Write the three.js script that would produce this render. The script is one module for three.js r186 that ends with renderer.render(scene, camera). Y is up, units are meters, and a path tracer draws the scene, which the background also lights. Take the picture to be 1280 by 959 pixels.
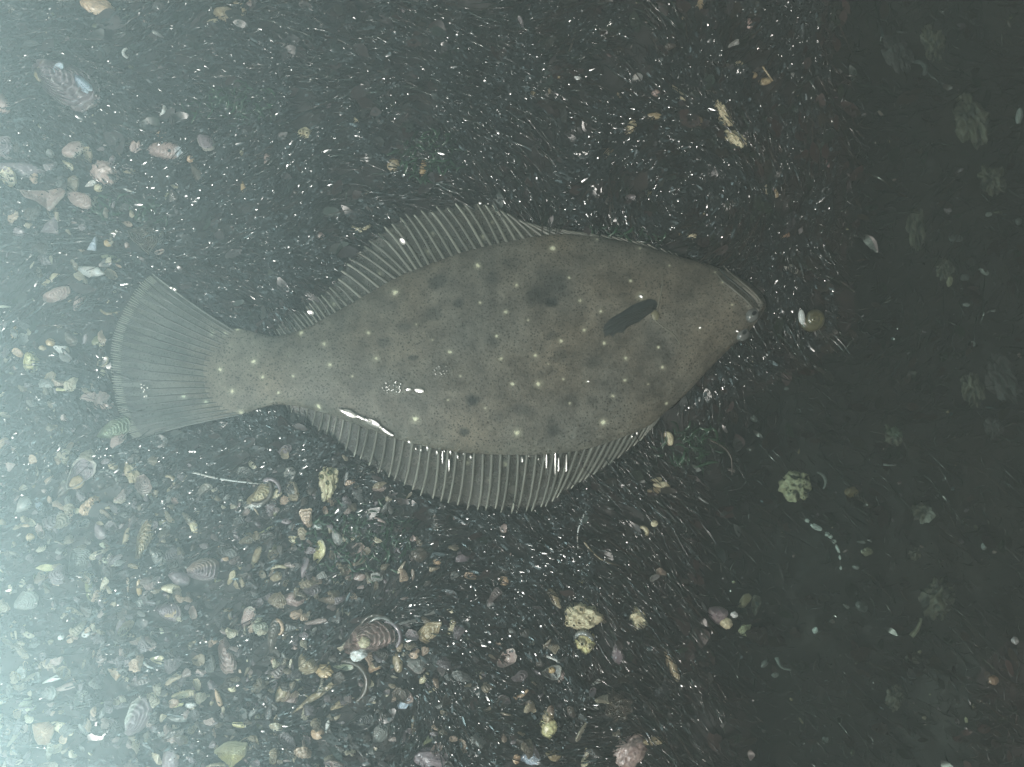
import * as THREE from 'three';
import { mergeGeometries, mergeVertices } from 'three/addons/utils/BufferGeometryUtils.js';

// ---------------------------------------------------------------- camera, sky, sun, exposure
const EYE = 0.56, MM = 0.0005;                     // camera height; metres per photo pixel on the sea bed
const scene = new THREE.Scene();
const camera = new THREE.PerspectiveCamera(2 * Math.atan(479.5 * MM / EYE) * 180 / Math.PI, 1024 / 767, 0.01, 60);
camera.up.set(0, 0, -1);
camera.position.set(0, EYE, 0);
camera.lookAt(0, 0, 0);
camera.updateMatrixWorld();
camera.focus = 0.525; camera.userData.fStop = 16;

const SUN = new THREE.Vector3(-0.44, 0.80, 0.40).normalize();
{
  const w = 64, h = 32, d = new Float32Array(w * h * 4);
  for (let j = 0; j < h; j++) for (let i = 0; i < w; i++) {
    const up = Math.max(0, Math.sin(((j + 0.5) / h - 0.5) * Math.PI)), k = (j * w + i) * 4, e = 0.05 + 0.05 * up;
    d[k] = 0.78 * e; d[k + 1] = 0.98 * e; d[k + 2] = 1.02 * e; d[k + 3] = 1;
  }
  const sky = new THREE.DataTexture(d, w, h, THREE.RGBAFormat, THREE.FloatType);
  sky.mapping = THREE.EquirectangularReflectionMapping; sky.magFilter = THREE.LinearFilter; sky.needsUpdate = true;
  scene.background = sky; scene.environment = sky;
}
const sun = new THREE.DirectionalLight(new THREE.Color(1, 0.95, 0.87), 3.4);
sun.position.copy(SUN).multiplyScalar(2); sun.castShadow = true; sun.shadow.mapSize.set(2048, 2048);
Object.assign(sun.shadow.camera, { left: -0.6, right: 0.6, top: 0.6, bottom: -0.6, near: 0.5, far: 4 });
scene.add(sun, sun.target);
scene.fog = new THREE.FogExp2(new THREE.Color(0.84, 1.0, 0.97), 0.42);   // the damp haze in the beam

const renderer = new THREE.WebGLRenderer({ antialias: true });
renderer.toneMapping = THREE.LinearToneMapping;
renderer.toneMappingExposure = 1.15;
renderer.shadowMap.enabled = true;

// ---------------------------------------------------------------- helpers
function rng(a) { return () => { a |= 0; a = a + 0x6D2B79F5 | 0; let t = Math.imul(a ^ a >>> 15, 1 | a); t = t + Math.imul(t ^ t >>> 7, 61 | t) ^ t; return ((t ^ t >>> 14) >>> 0) / 4294967296; }; }
function hash(x, y, s) { let h = Math.imul(x | 0, 374761393) ^ Math.imul(y | 0, 668265263) ^ Math.imul(s | 0, 974634777); h = Math.imul(h ^ h >>> 13, 1274126177); return ((h ^ h >>> 16) >>> 0) / 4294967296; }
function vnoise(x, y, s = 0) {
  const xi = Math.floor(x), yi = Math.floor(y); let u = x - xi, v = y - yi; u = u * u * (3 - 2 * u); v = v * v * (3 - 2 * v);
  return (hash(xi, yi, s) * (1 - u) + hash(xi + 1, yi, s) * u) * (1 - v) + (hash(xi, yi + 1, s) * (1 - u) + hash(xi + 1, yi + 1, s) * u) * v;
}
function fbm(x, y, s = 0, o = 4) { let a = 0.5, t = 0, n = 0; for (let i = 0; i < o; i++) { t += a * vnoise(x, y, s + i * 17); n += a; x *= 2.03; y *= 2.03; a *= 0.5; } return t / n; }
const sstep = (a, b, x) => { const t = Math.min(1, Math.max(0, (x - a) / (b - a))); return t * t * (3 - 2 * t); };
const lerp = (a, b, t) => a + (b - a) * t;
// a photo pixel and a height give the place in the world
const P = (px, py, h = 0) => new THREE.Vector3((px - 640) * MM * (EYE - h) / EYE, h, (py - 479.5) * MM * (EYE - h) / EYE);
const names = new Map();
function numbered(n) { const k = names.get(n) || 0; names.set(n, k + 1); return k ? n + '_' + String(k).padStart(3, '0') : n; }
function mesh(name, geometry, material, parent) {
  const m = new THREE.Mesh(geometry, material); m.name = parent ? name : numbered(name); m.castShadow = m.receiveShadow = true; (parent || scene).add(m); return m;
}
function tag(o, label, category, group, kind) { if (label) o.userData.label = label; if (category) o.userData.category = category; if (group) o.userData.group = group; if (kind) o.userData.kind = kind; return o; }
function thing(name, position, label, category, group) {
  const g = new THREE.Group(); g.name = numbered(name); g.position.copy(position); scene.add(g); return tag(g, label, category, group);
}
function spline(points, n) {           // n + 1 points on a smooth curve through [x, y] pairs, even in x-parameter of the list
  const c = new THREE.SplineCurve(points.map(p => new THREE.Vector2(...p))), out = [];
  for (let i = 0; i <= n; i++) out.push(c.getPoint(i / n));
  return out;
}
function lookup(points) {              // y as a function of x along such a curve
  const s = spline(points, 600);
  return x => { let lo = 0, hi = s.length - 1; if (x <= s[0].x) return s[0].y; if (x >= s[hi].x) return s[hi].y; while (hi - lo > 1) { const m = (lo + hi) >> 1; if (s[m].x <= x) lo = m; else hi = m; } return lerp(s[lo].y, s[hi].y, (x - s[lo].x) / Math.max(1e-6, s[hi].x - s[lo].x)); };
}
function geom(pos, idx, extra = {}) {
  const g = new THREE.BufferGeometry(); g.setAttribute('position', new THREE.Float32BufferAttribute(pos, 3));
  if (extra.uv) g.setAttribute('uv', new THREE.Float32BufferAttribute(extra.uv, 2));
  if (extra.color) g.setAttribute('color', new THREE.Float32BufferAttribute(extra.color, 3));
  g.setIndex(idx); g.computeVertexNormals(); return g;
}
// a tapered tube along 3D points; radii per point; flat < 1 squashes it vertically
function tube(pts, rad, sides = 6, colors) {
  const pos = [], idx = [], col = [], n = pts.length, t = new THREE.Vector3(), a = new THREE.Vector3(), b = new THREE.Vector3();
  for (let i = 0; i < n; i++) {
    t.subVectors(pts[Math.min(n - 1, i + 1)], pts[Math.max(0, i - 1)]).normalize();
    a.crossVectors(new THREE.Vector3(0, 1, 0), t); if (a.lengthSq() < 1e-8) a.set(1, 0, 0); a.normalize(); b.crossVectors(t, a);
    for (let k = 0; k < sides; k++) {
      const w = k / sides * Math.PI * 2, r = rad[i];
      pos.push(pts[i].x + r * (Math.cos(w) * a.x + Math.sin(w) * b.x), pts[i].y + r * (Math.cos(w) * a.y + Math.sin(w) * b.y), pts[i].z + r * (Math.cos(w) * a.z + Math.sin(w) * b.z));
      if (colors) col.push(...colors[i]);
    }
  }
  for (let i = 0; i < n - 1; i++) for (let k = 0; k < sides; k++) { const p = i * sides + k, q = i * sides + (k + 1) % sides; idx.push(p, q, p + sides, q, q + sides, p + sides); }
  for (const e of [0, n - 1]) {
    const c = pos.length / 3; pos.push(pts[e].x, pts[e].y, pts[e].z); if (colors) col.push(...colors[e]);
    for (let k = 0; k < sides; k++) { const p = e * sides + k, q = e * sides + (k + 1) % sides; e ? idx.push(p, q, c) : idx.push(q, p, c); }
  }
  return geom(pos, idx, colors ? { color: col } : {});
}
function dataTexture(w, h, fill, srgb) {
  const d = new Uint8Array(w * h * 4), c = [0, 0, 0], enc = v => { v = Math.min(1, Math.max(0, v)); return 255 * (srgb ? (v <= 0.0031308 ? v * 12.92 : 1.055 * Math.pow(v, 1 / 2.4) - 0.055) : v); };
  for (let j = 0; j < h; j++) for (let i = 0; i < w; i++) { fill(i, j, c); const k = (j * w + i) * 4; d[k] = enc(c[0]); d[k + 1] = enc(c[1]); d[k + 2] = enc(c[2]); d[k + 3] = 255; }
  const t = new THREE.DataTexture(d, w, h); t.magFilter = THREE.LinearFilter; t.minFilter = THREE.LinearFilter; if (srgb) t.colorSpace = THREE.SRGBColorSpace; t.needsUpdate = true; return t;
}
const std = o => new THREE.MeshStandardMaterial({ side: THREE.DoubleSide, metalness: 0, ...o });
const rgb = (r, g, b) => new THREE.Color(r, g, b);

// ---------------------------------------------------------------- sea bed and water
const shoreAt = lookup([[-900, 1045], [0, 1035], [200, 1036], [380, 1040], [440, 1010], [500, 905], [560, 868], [640, 872], [720, 868], [800, 885], [880, 900], [960, 915], [1900, 960]]);   // py -> px of the waterline
function shore(px, py) { return px - shoreAt(py) + 18 * (fbm(px / 60, py / 60, 5) - 0.5); }
function groundAt(x, z) {
  const px = x / MM + 640, py = z / MM + 479.5, d = shore(px, py);
  let y = 0.009 * (fbm(x / 0.045, z / 0.045, 3) - 0.55) + 0.004 * (fbm(x / 0.011, z / 0.011, 9, 3) - 0.5);
  y -= 0.020 * sstep(-25, 110, d);
  y += 0.016 * sstep(1130, 1260, px) * sstep(700, 860, py);       // a low rise in the pool's lower right
  return Math.min(y, 0.0035);
}
{
  const xs = [], zs = [];
  for (let v = -2.2; v < -0.42; v += 0.06) { xs.push(v); } for (let v = -0.42; v < 0.42; v += 0.0022) xs.push(v); for (let v = 0.42; v <= 2.2; v += 0.06) xs.push(v);
  for (let v = -2.2; v < -0.32; v += 0.06) { zs.push(v); } for (let v = -0.32; v < 0.32; v += 0.0022) zs.push(v); for (let v = 0.32; v <= 2.2; v += 0.06) zs.push(v);
  const pos = [], idx = [], col = [], nx = xs.length;
  for (const z of zs) for (const x of xs) {
    pos.push(x, groundAt(x, z), z);
    const a = fbm(x / 0.02, z / 0.02, 31), b = fbm(x / 0.004, z / 0.004, 41, 3), k = 0.55 + 0.9 * b * b + 0.3 * a;
    col.push((0.020 + 0.012 * a) * k, 0.021 * k, (0.016 + 0.004 * (1 - a)) * k);
  }
  for (let j = 0; j < zs.length - 1; j++) for (let i = 0; i < nx - 1; i++) { const p = j * nx + i; idx.push(p, p + nx, p + 1, p + 1, p + nx, p + nx + 1); }
  const g = geom(pos, idx, { color: col });
  tag(mesh('ground', g, std({ vertexColors: true, roughness: 0.62 })), 'dark wet silt of the shore under weed and shells', null, null, 'structure');
}
{
  const pos = [], idx = [], n = 60, m = 60, x0 = (840 - 640) * MM;
  for (let j = 0; j <= m; j++) for (let i = 0; i <= n; i++) {
    const x = lerp(x0, 2.1, Math.pow(i / n, 1.8)), z = lerp(-2.1, 2.1, j / m);
    pos.push(x, -0.0055, z);
  }
  for (let j = 0; j < m; j++) for (let i = 0; i < n; i++) { const p = j * (n + 1) + i; idx.push(p, p + n + 1, p + 1, p + 1, p + n + 1, p + n + 2); }
  tag(mesh('water', geom(pos, idx), new THREE.MeshPhysicalMaterial({ color: rgb(0.66, 0.76, 0.73), transmission: 1, thickness: 0, ior: 1.33, roughness: 0.03, side: THREE.DoubleSide })), 'still shallow pool water covering the right side of the shore', null, null, 'structure');
}
// ---------------------------------------------------------------- the flounder
const topEdge = lookup([[254, 462], [256, 447], [262, 432], [272, 420], [284, 413], [300, 411], [330, 418], [347, 420], [380, 411], [405, 398], [441, 378], [495, 347], [531, 332], [582, 314], [633, 302], [690, 293], [740, 295], [800, 306], [850, 321], [890, 332], [920, 345], [940, 356], [951, 366], [956, 374], [958, 381]]);
const bottomEdge = lookup([[254, 466], [256, 488], [262, 504], [272, 516], [284, 521], [300, 519], [330, 509], [357, 506], [400, 515], [440, 529], [490, 547], [540, 560], [590, 567], [640, 569], [690, 568], [735, 561], [775, 548], [810, 533], [830, 517], [858, 492], [888, 460], [912, 436], [932, 419], [945, 404], [953, 393], [957, 386], [958, 381]]);
const thick = lookup([[254, 0.0004], [270, 0.0018], [300, 0.004], [350, 0.006], [430, 0.009], [520, 0.0125], [620, 0.015], [720, 0.0155], [800, 0.0145], [870, 0.012], [920, 0.0095], [950, 0.0065], [958, 0.003]]);
const EDGE = 0.0052;
const distToCurve = (px, py, pts) => { let best = 1e9; for (let i = 0; i < pts.length - 1; i++) { const [ax, ay] = pts[i], [bx, by] = pts[i + 1], dx = bx - ax, dy = by - ay, t = Math.min(1, Math.max(0, ((px - ax) * dx + (py - ay) * dy) / (dx * dx + dy * dy))); best = Math.min(best, Math.hypot(px - ax - t * dx, py - ay - t * dy)); } return best; };
const gill = [[826, 338], [826, 356], [823, 374], [819, 390], [817, 400], [826, 408], [840, 418], [848, 430]];
const fold = [[428, 514], [445, 520], [462, 527], [476, 535], [488, 543]];
const mouth = [[900, 337], [908, 346], [918, 354], [930, 364], [940, 373], [947, 382]];
function bodyTop(px, py) {
  const t = topEdge(px), b = bottomEdge(px), s = Math.min(1, Math.abs((py - (t + b) / 2) / Math.max(0.5, (b - t) / 2)));
  let y = EDGE + thick(px) * Math.pow(1 - Math.pow(s, 2.3), 0.62);
  const inside = 1 - Math.pow(s, 8);
  y += inside * (0.0005 * (fbm(px / 22, py / 22, 71, 3) - 0.5) + 0.00022 * (fbm(px / 5, py / 5, 72, 2) - 0.5));
  if (px > 780) {                                   // gill cover, cheek and the groove beside the mouth
    const g = distToCurve(px, py, gill); y += inside * (0.0007 * Math.exp(-((g - 3) ** 2) / 10) - 0.0005 * Math.exp(-(g * g) / 5));
    const m = distToCurve(px, py, mouth); y += inside * (-0.0016 * Math.exp(-(m * m) / 7) + 0.0008 * Math.exp(-((m - 7) ** 2) / 14));
    y += inside * 0.0016 * Math.exp(-((px - 900) ** 2 / 900 + (py - 390) ** 2 / 700));
  }
  { const f = distToCurve(px, py, fold); y += 0.0011 * Math.exp(-(f * f) / 6); }
  for (const [bx, by, r, h] of [[523, 488, 4.5, 0.0009], [513, 487, 3, 0.0006], [489, 480, 2.6, 0.0005], [484, 484, 2.4, 0.0005], [493, 486, 2.2, 0.0005], [498, 479, 2.2, 0.0004], [551, 465, 3, 0.0004]]) { const q = (px - bx) ** 2 + (py - by) ** 2; if (q < 200) y += h * Math.exp(-q / (r * r)); }
  return y;
}
const SK = { x0: -0.258, z0: -0.124, w: 0.424, h: 0.212, W: 2048, H: 1024 };
const skinUV = v => [(v.x - SK.x0) / SK.w, (v.z - SK.z0) / SK.h];
const spots = [[597, 332, 3], [493.6, 365.5, 3.4], [645, 356, 2], [711, 347, 1.7], [788, 351, 1.8], [801, 371, 3.4], [725, 376, 2], [751, 389, 2], [600, 378.5, 1.8], [632, 390, 2.2], [460, 416, 2.2], [621, 420, 2], [730, 412, 2.2], [701, 426, 2.4], [755, 429, 2], [823, 434, 1.8], [562, 440, 2.2], [470, 448, 2.3], [626, 448, 2], [669, 444, 2.1], [782, 448, 2.1], [828, 459, 2.2], [640, 480, 2.2], [673, 480, 3], [781, 475, 2], [766, 495, 2], [733, 477, 1.3], [712, 504, 1.4], [606, 510, 1.4], [754, 528, 3.2], [646, 541, 3.4], [519, 524, 3.4], [833, 504, 2], [704, 474, 1.5], [584, 578, 2.6], [632, 580, 2.6], [611, 600, 2], [317, 452, 2.8], [275, 462, 2.6], [328, 471, 2.2], [290, 489, 2.6], [301, 516, 2.6], [297, 411, 2.6], [281, 417, 2.2], [266, 417, 2.2], [412, 456, 2.4], [405, 430, 2.4], [348, 491, 2], [398, 508, 2.8], [376, 416, 2.8], [230, 495, 3], [258, 503, 3], [604, 296, 2.6], [536, 314, 2.6], [474, 343, 2.6], [489, 321, 2], [417, 380, 2.6], [541, 292, 2], [615, 278, 1.8], [837, 332, 1.4], [875, 410, 1.7], [894, 340, 1.5], [903, 353, 1.5], [746, 299, 1.8], [691, 310, 3.4], [800, 310, 1.6], [915, 381, 1.7], [660, 400, 1.3], [685, 455, 1.3], [540, 425, 1.3], [575, 470, 1.2], [810, 480, 1.3], [560, 500, 1.3], [440, 470, 1.6], [366, 470, 1.6], [520, 405, 1.3]];
const blotches = [[684, 356, 34, 24, 0.24], [694, 352, 16, 20, 0.16], [672, 366, 14, 10, 0.2], [688, 377, 9, 7, 0.5], [668, 372, 14, 11, 0.25], [572, 379, 8, 6, 0.4], [545, 352, 14, 11, 0.35], [590, 500, 9, 8, 0.6], [516, 447, 7, 4, 0.45], [580, 540, 7, 6, 0.5], [480, 428, 10, 7, 0.35], [615, 425, 12, 9, 0.18], [700, 445, 12, 10, 0.3], [652, 512, 12, 9, 0.34], [692, 538, 8, 7, 0.3], [540, 392, 13, 10, 0.3], [742, 452, 12, 9, 0.22], [712, 500, 16, 9, 0.2], [775, 345, 18, 14, 0.2], [620, 520, 12, 9, 0.22], [505, 410, 10, 7, 0.28], [615, 350, 12, 9, 0.28], [556, 460, 9, 7, 0.2], [740, 500, 8, 6, 0.24], [770, 420, 10, 8, 0.22], [456, 480, 10, 7, 0.2], [640, 330, 16, 10, 0.2], [730, 325, 18, 10, 0.18], [855, 365, 20, 14, 0.12], [430, 410, 14, 8, 0.2], [810, 410, 10, 12, 0.16], [660, 470, 8, 7, 0.18], [600, 460, 9, 7, 0.14], [760, 300, 16, 6, 0.15], [835, 452, 9, 8, 0.2], [272, 465, 8, 8, 0.16], [690, 420, 8, 6, 0.25], [505, 500, 8, 6, 0.2], [800, 500, 9, 7, 0.15]];
let skin, skinBump;
{
  const n = SK.W * SK.H, R = new Float32Array(n), G = new Float32Array(n), B = new Float32Array(n), U = new Float32Array(n), k = SK.W / SK.w;
  for (let j = 0; j < SK.H; j++) for (let i = 0; i < SK.W; i++) {
    const x = SK.x0 + (i + 0.5) / k, z = SK.z0 + (j + 0.5) / k, q = j * SK.W + i;
    const big = fbm(x / 0.022, z / 0.022, 201, 3), mid = fbm(x / 0.006, z / 0.006, 202, 3), fine = vnoise(x / 0.0009, z / 0.0009, 203), line = vnoise(x / 0.004, z / 0.0006, 204);
    let v = 0.78 + 0.5 * (big - 0.5) + 0.7 * (mid - 0.5) + 0.3 * (fine - 0.5) + 0.10 * (line - 0.5);
    const cell = 0.0016, cx = Math.floor(x / cell), cz = Math.floor(z / cell); let dot = 0;      // dark stipple
    for (let a = -1; a <= 1; a++) for (let b = -1; b <= 1; b++) { if (hash(cx + a, cz + b, 211) < 0.45) continue; const dx = x / cell - cx - a - hash(cx + a, cz + b, 212), dz = z / cell - cz - b - hash(cx + a, cz + b, 213), r = 0.18 + 0.28 * hash(cx + a, cz + b, 214); dot = Math.max(dot, sstep(r, r * 0.5, Math.hypot(dx, dz))); }
    v *= 1 - 0.95 * dot * (0.35 + 0.75 * big);
    const warm = fbm(x / 0.03, z / 0.03, 205, 2);
    R[q] = 0.176 * v * (0.94 + 0.16 * warm); G[q] = 0.155 * v; B[q] = 0.122 * v * (1.07 - 0.16 * warm); U[q] = 0.5 + 0.3 * (fine - 0.5) - 0.2 * dot + 0.25 * (vnoise(x / 0.0005, z / 0.0005, 206) - 0.5);
  }
  const paint = (px, py, rx, ry, f) => { const c = P(px, py, py > topEdge(px) && py < bottomEdge(px) ? bodyTop(px, py) : 0.004), ci = (c.x - SK.x0) * k, cj = (c.z - SK.z0) * k, ri = rx * MM * k, rj = ry * MM * k; for (let j = Math.floor(cj - 2.2 * rj); j <= cj + 2.2 * rj; j++) for (let i = Math.floor(ci - 2.2 * ri); i <= ci + 2.2 * ri; i++) if (i >= 0 && j >= 0 && i < SK.W && j < SK.H) f(j * SK.W + i, Math.hypot((i - ci) / ri, (j - cj) / rj), i, j); };
  for (const [px, py, rx, ry, a] of blotches) paint(px, py, rx, ry, (q, d, i, j) => { const m = Math.min(0.8, a * 1.35) * sstep(1.25, 0.45, d + 0.7 * (fbm(i / 16, j / 16, 221, 3) - 0.5)); R[q] *= 1 - m; G[q] *= 1 - 0.94 * m; B[q] *= 1 - 0.9 * m; });
  for (const [px, py, r] of spots) paint(px, py, r * 1.3, r * 1.2, (q, d, i, j) => { const e = d + 0.6 * (vnoise(i / 3.5, j / 3.5, 222) - 0.5), dim = Math.min(1, 0.30 + 0.24 * r), core = dim * sstep(1.1, 0.15, e), halo = 0.20 * dim * sstep(2.1, 0.5, e); R[q] = lerp(R[q], 0.80, Math.max(core, halo)); G[q] = lerp(G[q], 0.75, Math.max(core, halo)); B[q] = lerp(B[q], 0.54, Math.max(core, halo)); });
  skin = dataTexture(SK.W, SK.H, (i, j, c) => { const q = j * SK.W + i; c[0] = R[q]; c[1] = G[q]; c[2] = B[q]; }, true);
  skinBump = dataTexture(SK.W, SK.H, (i, j, c) => { c[0] = c[1] = c[2] = U[j * SK.W + i]; }, false);
}
const M = {
  skin: new THREE.MeshPhysicalMaterial({ map: skin, bumpMap: skinBump, bumpScale: 0.0003, roughness: 0.50, ior: 1.4, side: THREE.DoubleSide }),
  fin: std({ map: skin, color: rgb(0.52, 0.54, 0.53), roughness: 0.42, transparent: true, opacity: 0.76 }),
  tail: std({ map: skin, vertexColors: true, roughness: 0.5, transparent: true, opacity: 0.86 }),
  ray: std({ vertexColors: true, roughness: 0.36 }),
  finEdge: std({ color: rgb(0.052, 0.052, 0.045), roughness: 0.45 }),
  dark: std({ color: rgb(0.027, 0.030, 0.027), roughness: 0.45 }),
  lip: std({ color: rgb(0.105, 0.092, 0.072), roughness: 0.45 }),
  eye: std({ color: rgb(0.125, 0.122, 0.112), roughness: 0.26 }),
  pupil: std({ color: rgb(0.006, 0.007, 0.009), roughness: 0.05 }),
};
const fish = thing('flounder', new THREE.Vector3(0, 0, 0), 'large grey brown flatfish with small white spots lying flat on dark seaweed', 'fish');
{
  const pos = [], uv = [], idx = [], NX = 230, NT = 74, NB = 14, ring = NT + NB;
  for (let i = 0; i <= NX; i++) {
    const u = i / NX, px = 254 + 704 * (u < 0.06 ? u * u / 0.12 : 1 - Math.pow(1 - (u - 0.03) / 0.97, 1.5)) , t = topEdge(px), b = bottomEdge(px), mid = (t + b) / 2, half = Math.max(0.3, (b - t) / 2);
    for (let k = 0; k < NT; k++) { const a = -1 + 2 * k / (NT - 1), s = Math.sin(a * Math.PI / 2), py = mid + s * half, v = P(px, py, bodyTop(px, py)); pos.push(v.x, v.y, v.z); uv.push(...skinUV(v)); }
    for (let k = 1; k <= NB; k++) { const s = 1 - 2 * k / (NB + 1), py = mid + s * half, v = P(px, py, EDGE - 0.0022 * Math.pow(1 - s * s, 0.6) * Math.min(1, thick(px) / 0.004)); pos.push(v.x, v.y, v.z); uv.push(...skinUV(v)); }
  }
  for (let i = 0; i < NX; i++) for (let k = 0; k < ring; k++) { const p = i * ring + k, q = i * ring + (k + 1) % ring; idx.push(p, q, p + ring, q, q + ring, p + ring); }
  for (const e of [0, NX]) for (let k = 1; k < ring - 1; k++) e ? idx.push(e * ring, e * ring + k, e * ring + k + 1) : idx.push(0, k + 1, k);
  mesh('body', geom(pos, idx, { uv }), M.skin, fish);
}
function fin(name, inner, outer, count, hook, opts) {
  const N = count * 4, A = spline(inner, N), B = spline(outer, N), K = 8, pos = [], uv = [], idx = [], r = rng(opts.seed);
  const at = (i, t, lift = 0) => {                                      // t 0 at the body, 1 at the rim
    const a = A[i], b = B[i], dx = b.x - a.x, dy = b.y - a.y, bend = hook * Math.pow(t, 4);
    const h = lerp(EDGE - 0.0002, opts.rim, Math.pow(t, 0.75)) + 0.0007 * Math.sin(i * 0.21 + opts.seed) * t + lift;
    return P(a.x + dx * t + bend * dy * 0.25 - (opts.inset || 0) * dx / Math.hypot(dx, dy || 1) * (1 - t), a.y + dy * t - bend * dx * 0.25 - (opts.inset || 0) * dy / Math.hypot(dx, dy || 1) * (1 - t), h);
  };
  for (let i = 0; i <= N; i++) { const edge = 0.955 - 0.05 * Math.pow(Math.abs(Math.sin(Math.PI * i / 4)), 0.8); for (let k = 0; k <= K; k++) { const v = at(i, k / K * edge, 0.00025 * Math.abs(Math.cos(Math.PI * i / 4))); pos.push(v.x, v.y, v.z); uv.push(...skinUV(v)); } }
  for (let i = 0; i < N; i++) for (let k = 0; k < K; k++) { const p = i * (K + 1) + k; idx.push(p, p + 1, p + K + 1, p + 1, p + K + 2, p + K + 1); }
  const f = mesh(name, geom(pos, idx, { uv }), M.fin, fish);
  for (let i = 0; i <= N; i += 4) {
    const pts = [], rad = [], col = [], len = Math.hypot(A[i].x - B[i].x, A[i].y - B[i].y), full = 0.93 + 0.10 * r(), tone = 0.7 + 0.55 * r(), sway = (r() - 0.5) * 1.6, ph = r() * 6;
    for (let k = 0; k <= 9; k++) { const t = k / 9 * full; { const j = Math.min(N, Math.max(0, i + sway * t)), j0 = Math.floor(j), j1 = Math.min(N, j0 + 1), v = at(j0, t, 0.00032).lerp(at(j1, t, 0.00032), j - j0); v.y += 0.0002 * Math.sin(t * 5 + ph); pts.push(v); } rad.push(lerp(0.00108, 0.00078, t) * Math.min(1, 0.22 + len / 55) * (k === 9 ? 0.5 : 1)); const c = (lerp(0.15, 0.21, t) * (opts.glow || 1) + (t > 0.9 ? 0.22 : 0)) * tone; col.push([c * 1.02, c * 0.97, c * 0.8]); }
    mesh('fin_ray', tube(pts, rad, 6, col), M.ray, f);
  }
}
const dorsalIn = [[347, 421], [380, 412], [405, 399], [441, 379], [495, 348], [531, 333], [582, 315], [633, 303], [690, 294], [740, 296], [800, 307], [848, 321]];
const dorsalOut = [[343, 414], [362, 390], [390, 376], [417, 352], [446, 311], [497, 273], [545, 257], [606, 251], [657, 276], [716, 288], [782, 297], [844, 316]];
const analIn = [[357, 505], [400, 514], [440, 528], [490, 546], [540, 559], [590, 566], [640, 568], [690, 567], [735, 560], [775, 547], [810, 532], [823, 524]];
const analOut = [[361, 513], [396, 537], [435, 564], [483, 595], [534, 622], [586, 637], [636, 641], [678, 638], [711, 617], [753, 590], [797, 556], [820, 530]];
fin('dorsal_fin', dorsalIn, dorsalOut, 58, 0.26, { rim: 0.0036, seed: 5, inset: 5 });
fin('anal_fin', analIn, analOut, 50, -0.30, { glow: 0.98, rim: 0.0030, seed: 11, inset: 5 });
{ // tail fin: a fan of rays that fork at the pale, combed rim
  const base = spline([[290, 412], [276, 425], [270, 445], [268, 466], [270, 487], [277, 506], [292, 520]], 80), rim = spline([[190, 342], [173, 358], [155, 387], [143, 414], [138, 446], [141, 482], [148, 512], [157, 534], [168, 551]], 80);
  const at = (i, t, lift = 0) => { const f = Math.floor(i), g = Math.min(80, f + 1), w = i - f, ax = lerp(base[f].x, base[g].x, w), ay = lerp(base[f].y, base[g].y, w), bx = lerp(rim[f].x, rim[g].x, w), by = lerp(rim[f].y, rim[g].y, w), bow = Math.sin(t * Math.PI) * 7 * (i / 40 - 1); return P(lerp(ax, bx, t), lerp(ay, by, t) + bow * -0.4, lerp(EDGE + 0.0005, 0.0042, t) + 0.0008 * Math.sin(i * 0.19) * t + 0.0004 * Math.sin(t * 9 + i * 0.1) + lift); };
  const pos = [], uv = [], idx = [], tcol = [], K = 16;
  for (let i = 0; i <= 80; i++) for (let k = 0; k <= K; k++) { const t = -0.16 + 1.14 * k / K, v = at(i, t), m = sstep(0, 0.42, t + 0.12 * Math.sin(i * 0.63) * (1 - t)); pos.push(v.x, v.y, v.z); uv.push(...skinUV(v)); tcol.push(lerp(1, 0.60, m), lerp(1, 0.70, m), lerp(1, 0.76, m)); }
  for (let i = 0; i < 80; i++) for (let k = 0; k < K; k++) { const p = i * (K + 1) + k; idx.push(p, p + K + 1, p + 1, p + 1, p + K + 1, p + K + 2); }
  const f = mesh('tail_fin', geom(pos, idx, { uv, color: tcol }), M.tail, fish);
  const r = rng(77);
  for (let n = 0; n <= 20; n++) {
    const i = n * 4, parts = [], marginal = n === 0 || n === 20, mid = Math.abs(n - 12) < 6;
    const pale = marginal ? 0.22 : 0.10, tone = mid ? 0.055 : 0.095, path = (di, t0, t1, c0, c1, r0, r1) => { const pts = [], rad = [], col = []; for (let k = 0; k <= 8; k++) { const t = lerp(t0, t1, k / 8), c = lerp(c0, c1, k / 8); pts.push(at(Math.min(80, Math.max(0, i + di * (k / 8))), t, 0.0003)); rad.push(lerp(r0, r1, k / 8)); col.push([c, c * 0.97, c * 0.86]); } parts.push(tube(pts, rad, 5, col)); };
    path(0, -0.05, 0.62, tone, marginal ? pale : tone, 0.0005, 0.0004);
    if (marginal) path(0, 0.62, 1.0, pale, 0.26, 0.0005, 0.00035);
    else for (const d of [-1.5, -0.5, 0.5, 1.5]) { path(d * 0.75, 0.62, 0.90, tone, tone, 0.00034, 0.0003); const pts = [], rad = [], col = []; for (let k = 0; k <= 4; k++) { pts.push(at(Math.min(80, Math.max(0, i + d * (0.75 + 0.05 * k))), lerp(0.90, 0.995 + 0.01 * r(), k / 4), 0.0003)); rad.push(0.00036); const c = k ? 0.22 : 0.11; col.push([c, c * 0.96, c * 0.78]); } parts.push(tube(pts, rad, 5, col)); }
    mesh('fin_ray', mergeGeometries(parts), M.ray, f);
  }
}
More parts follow.
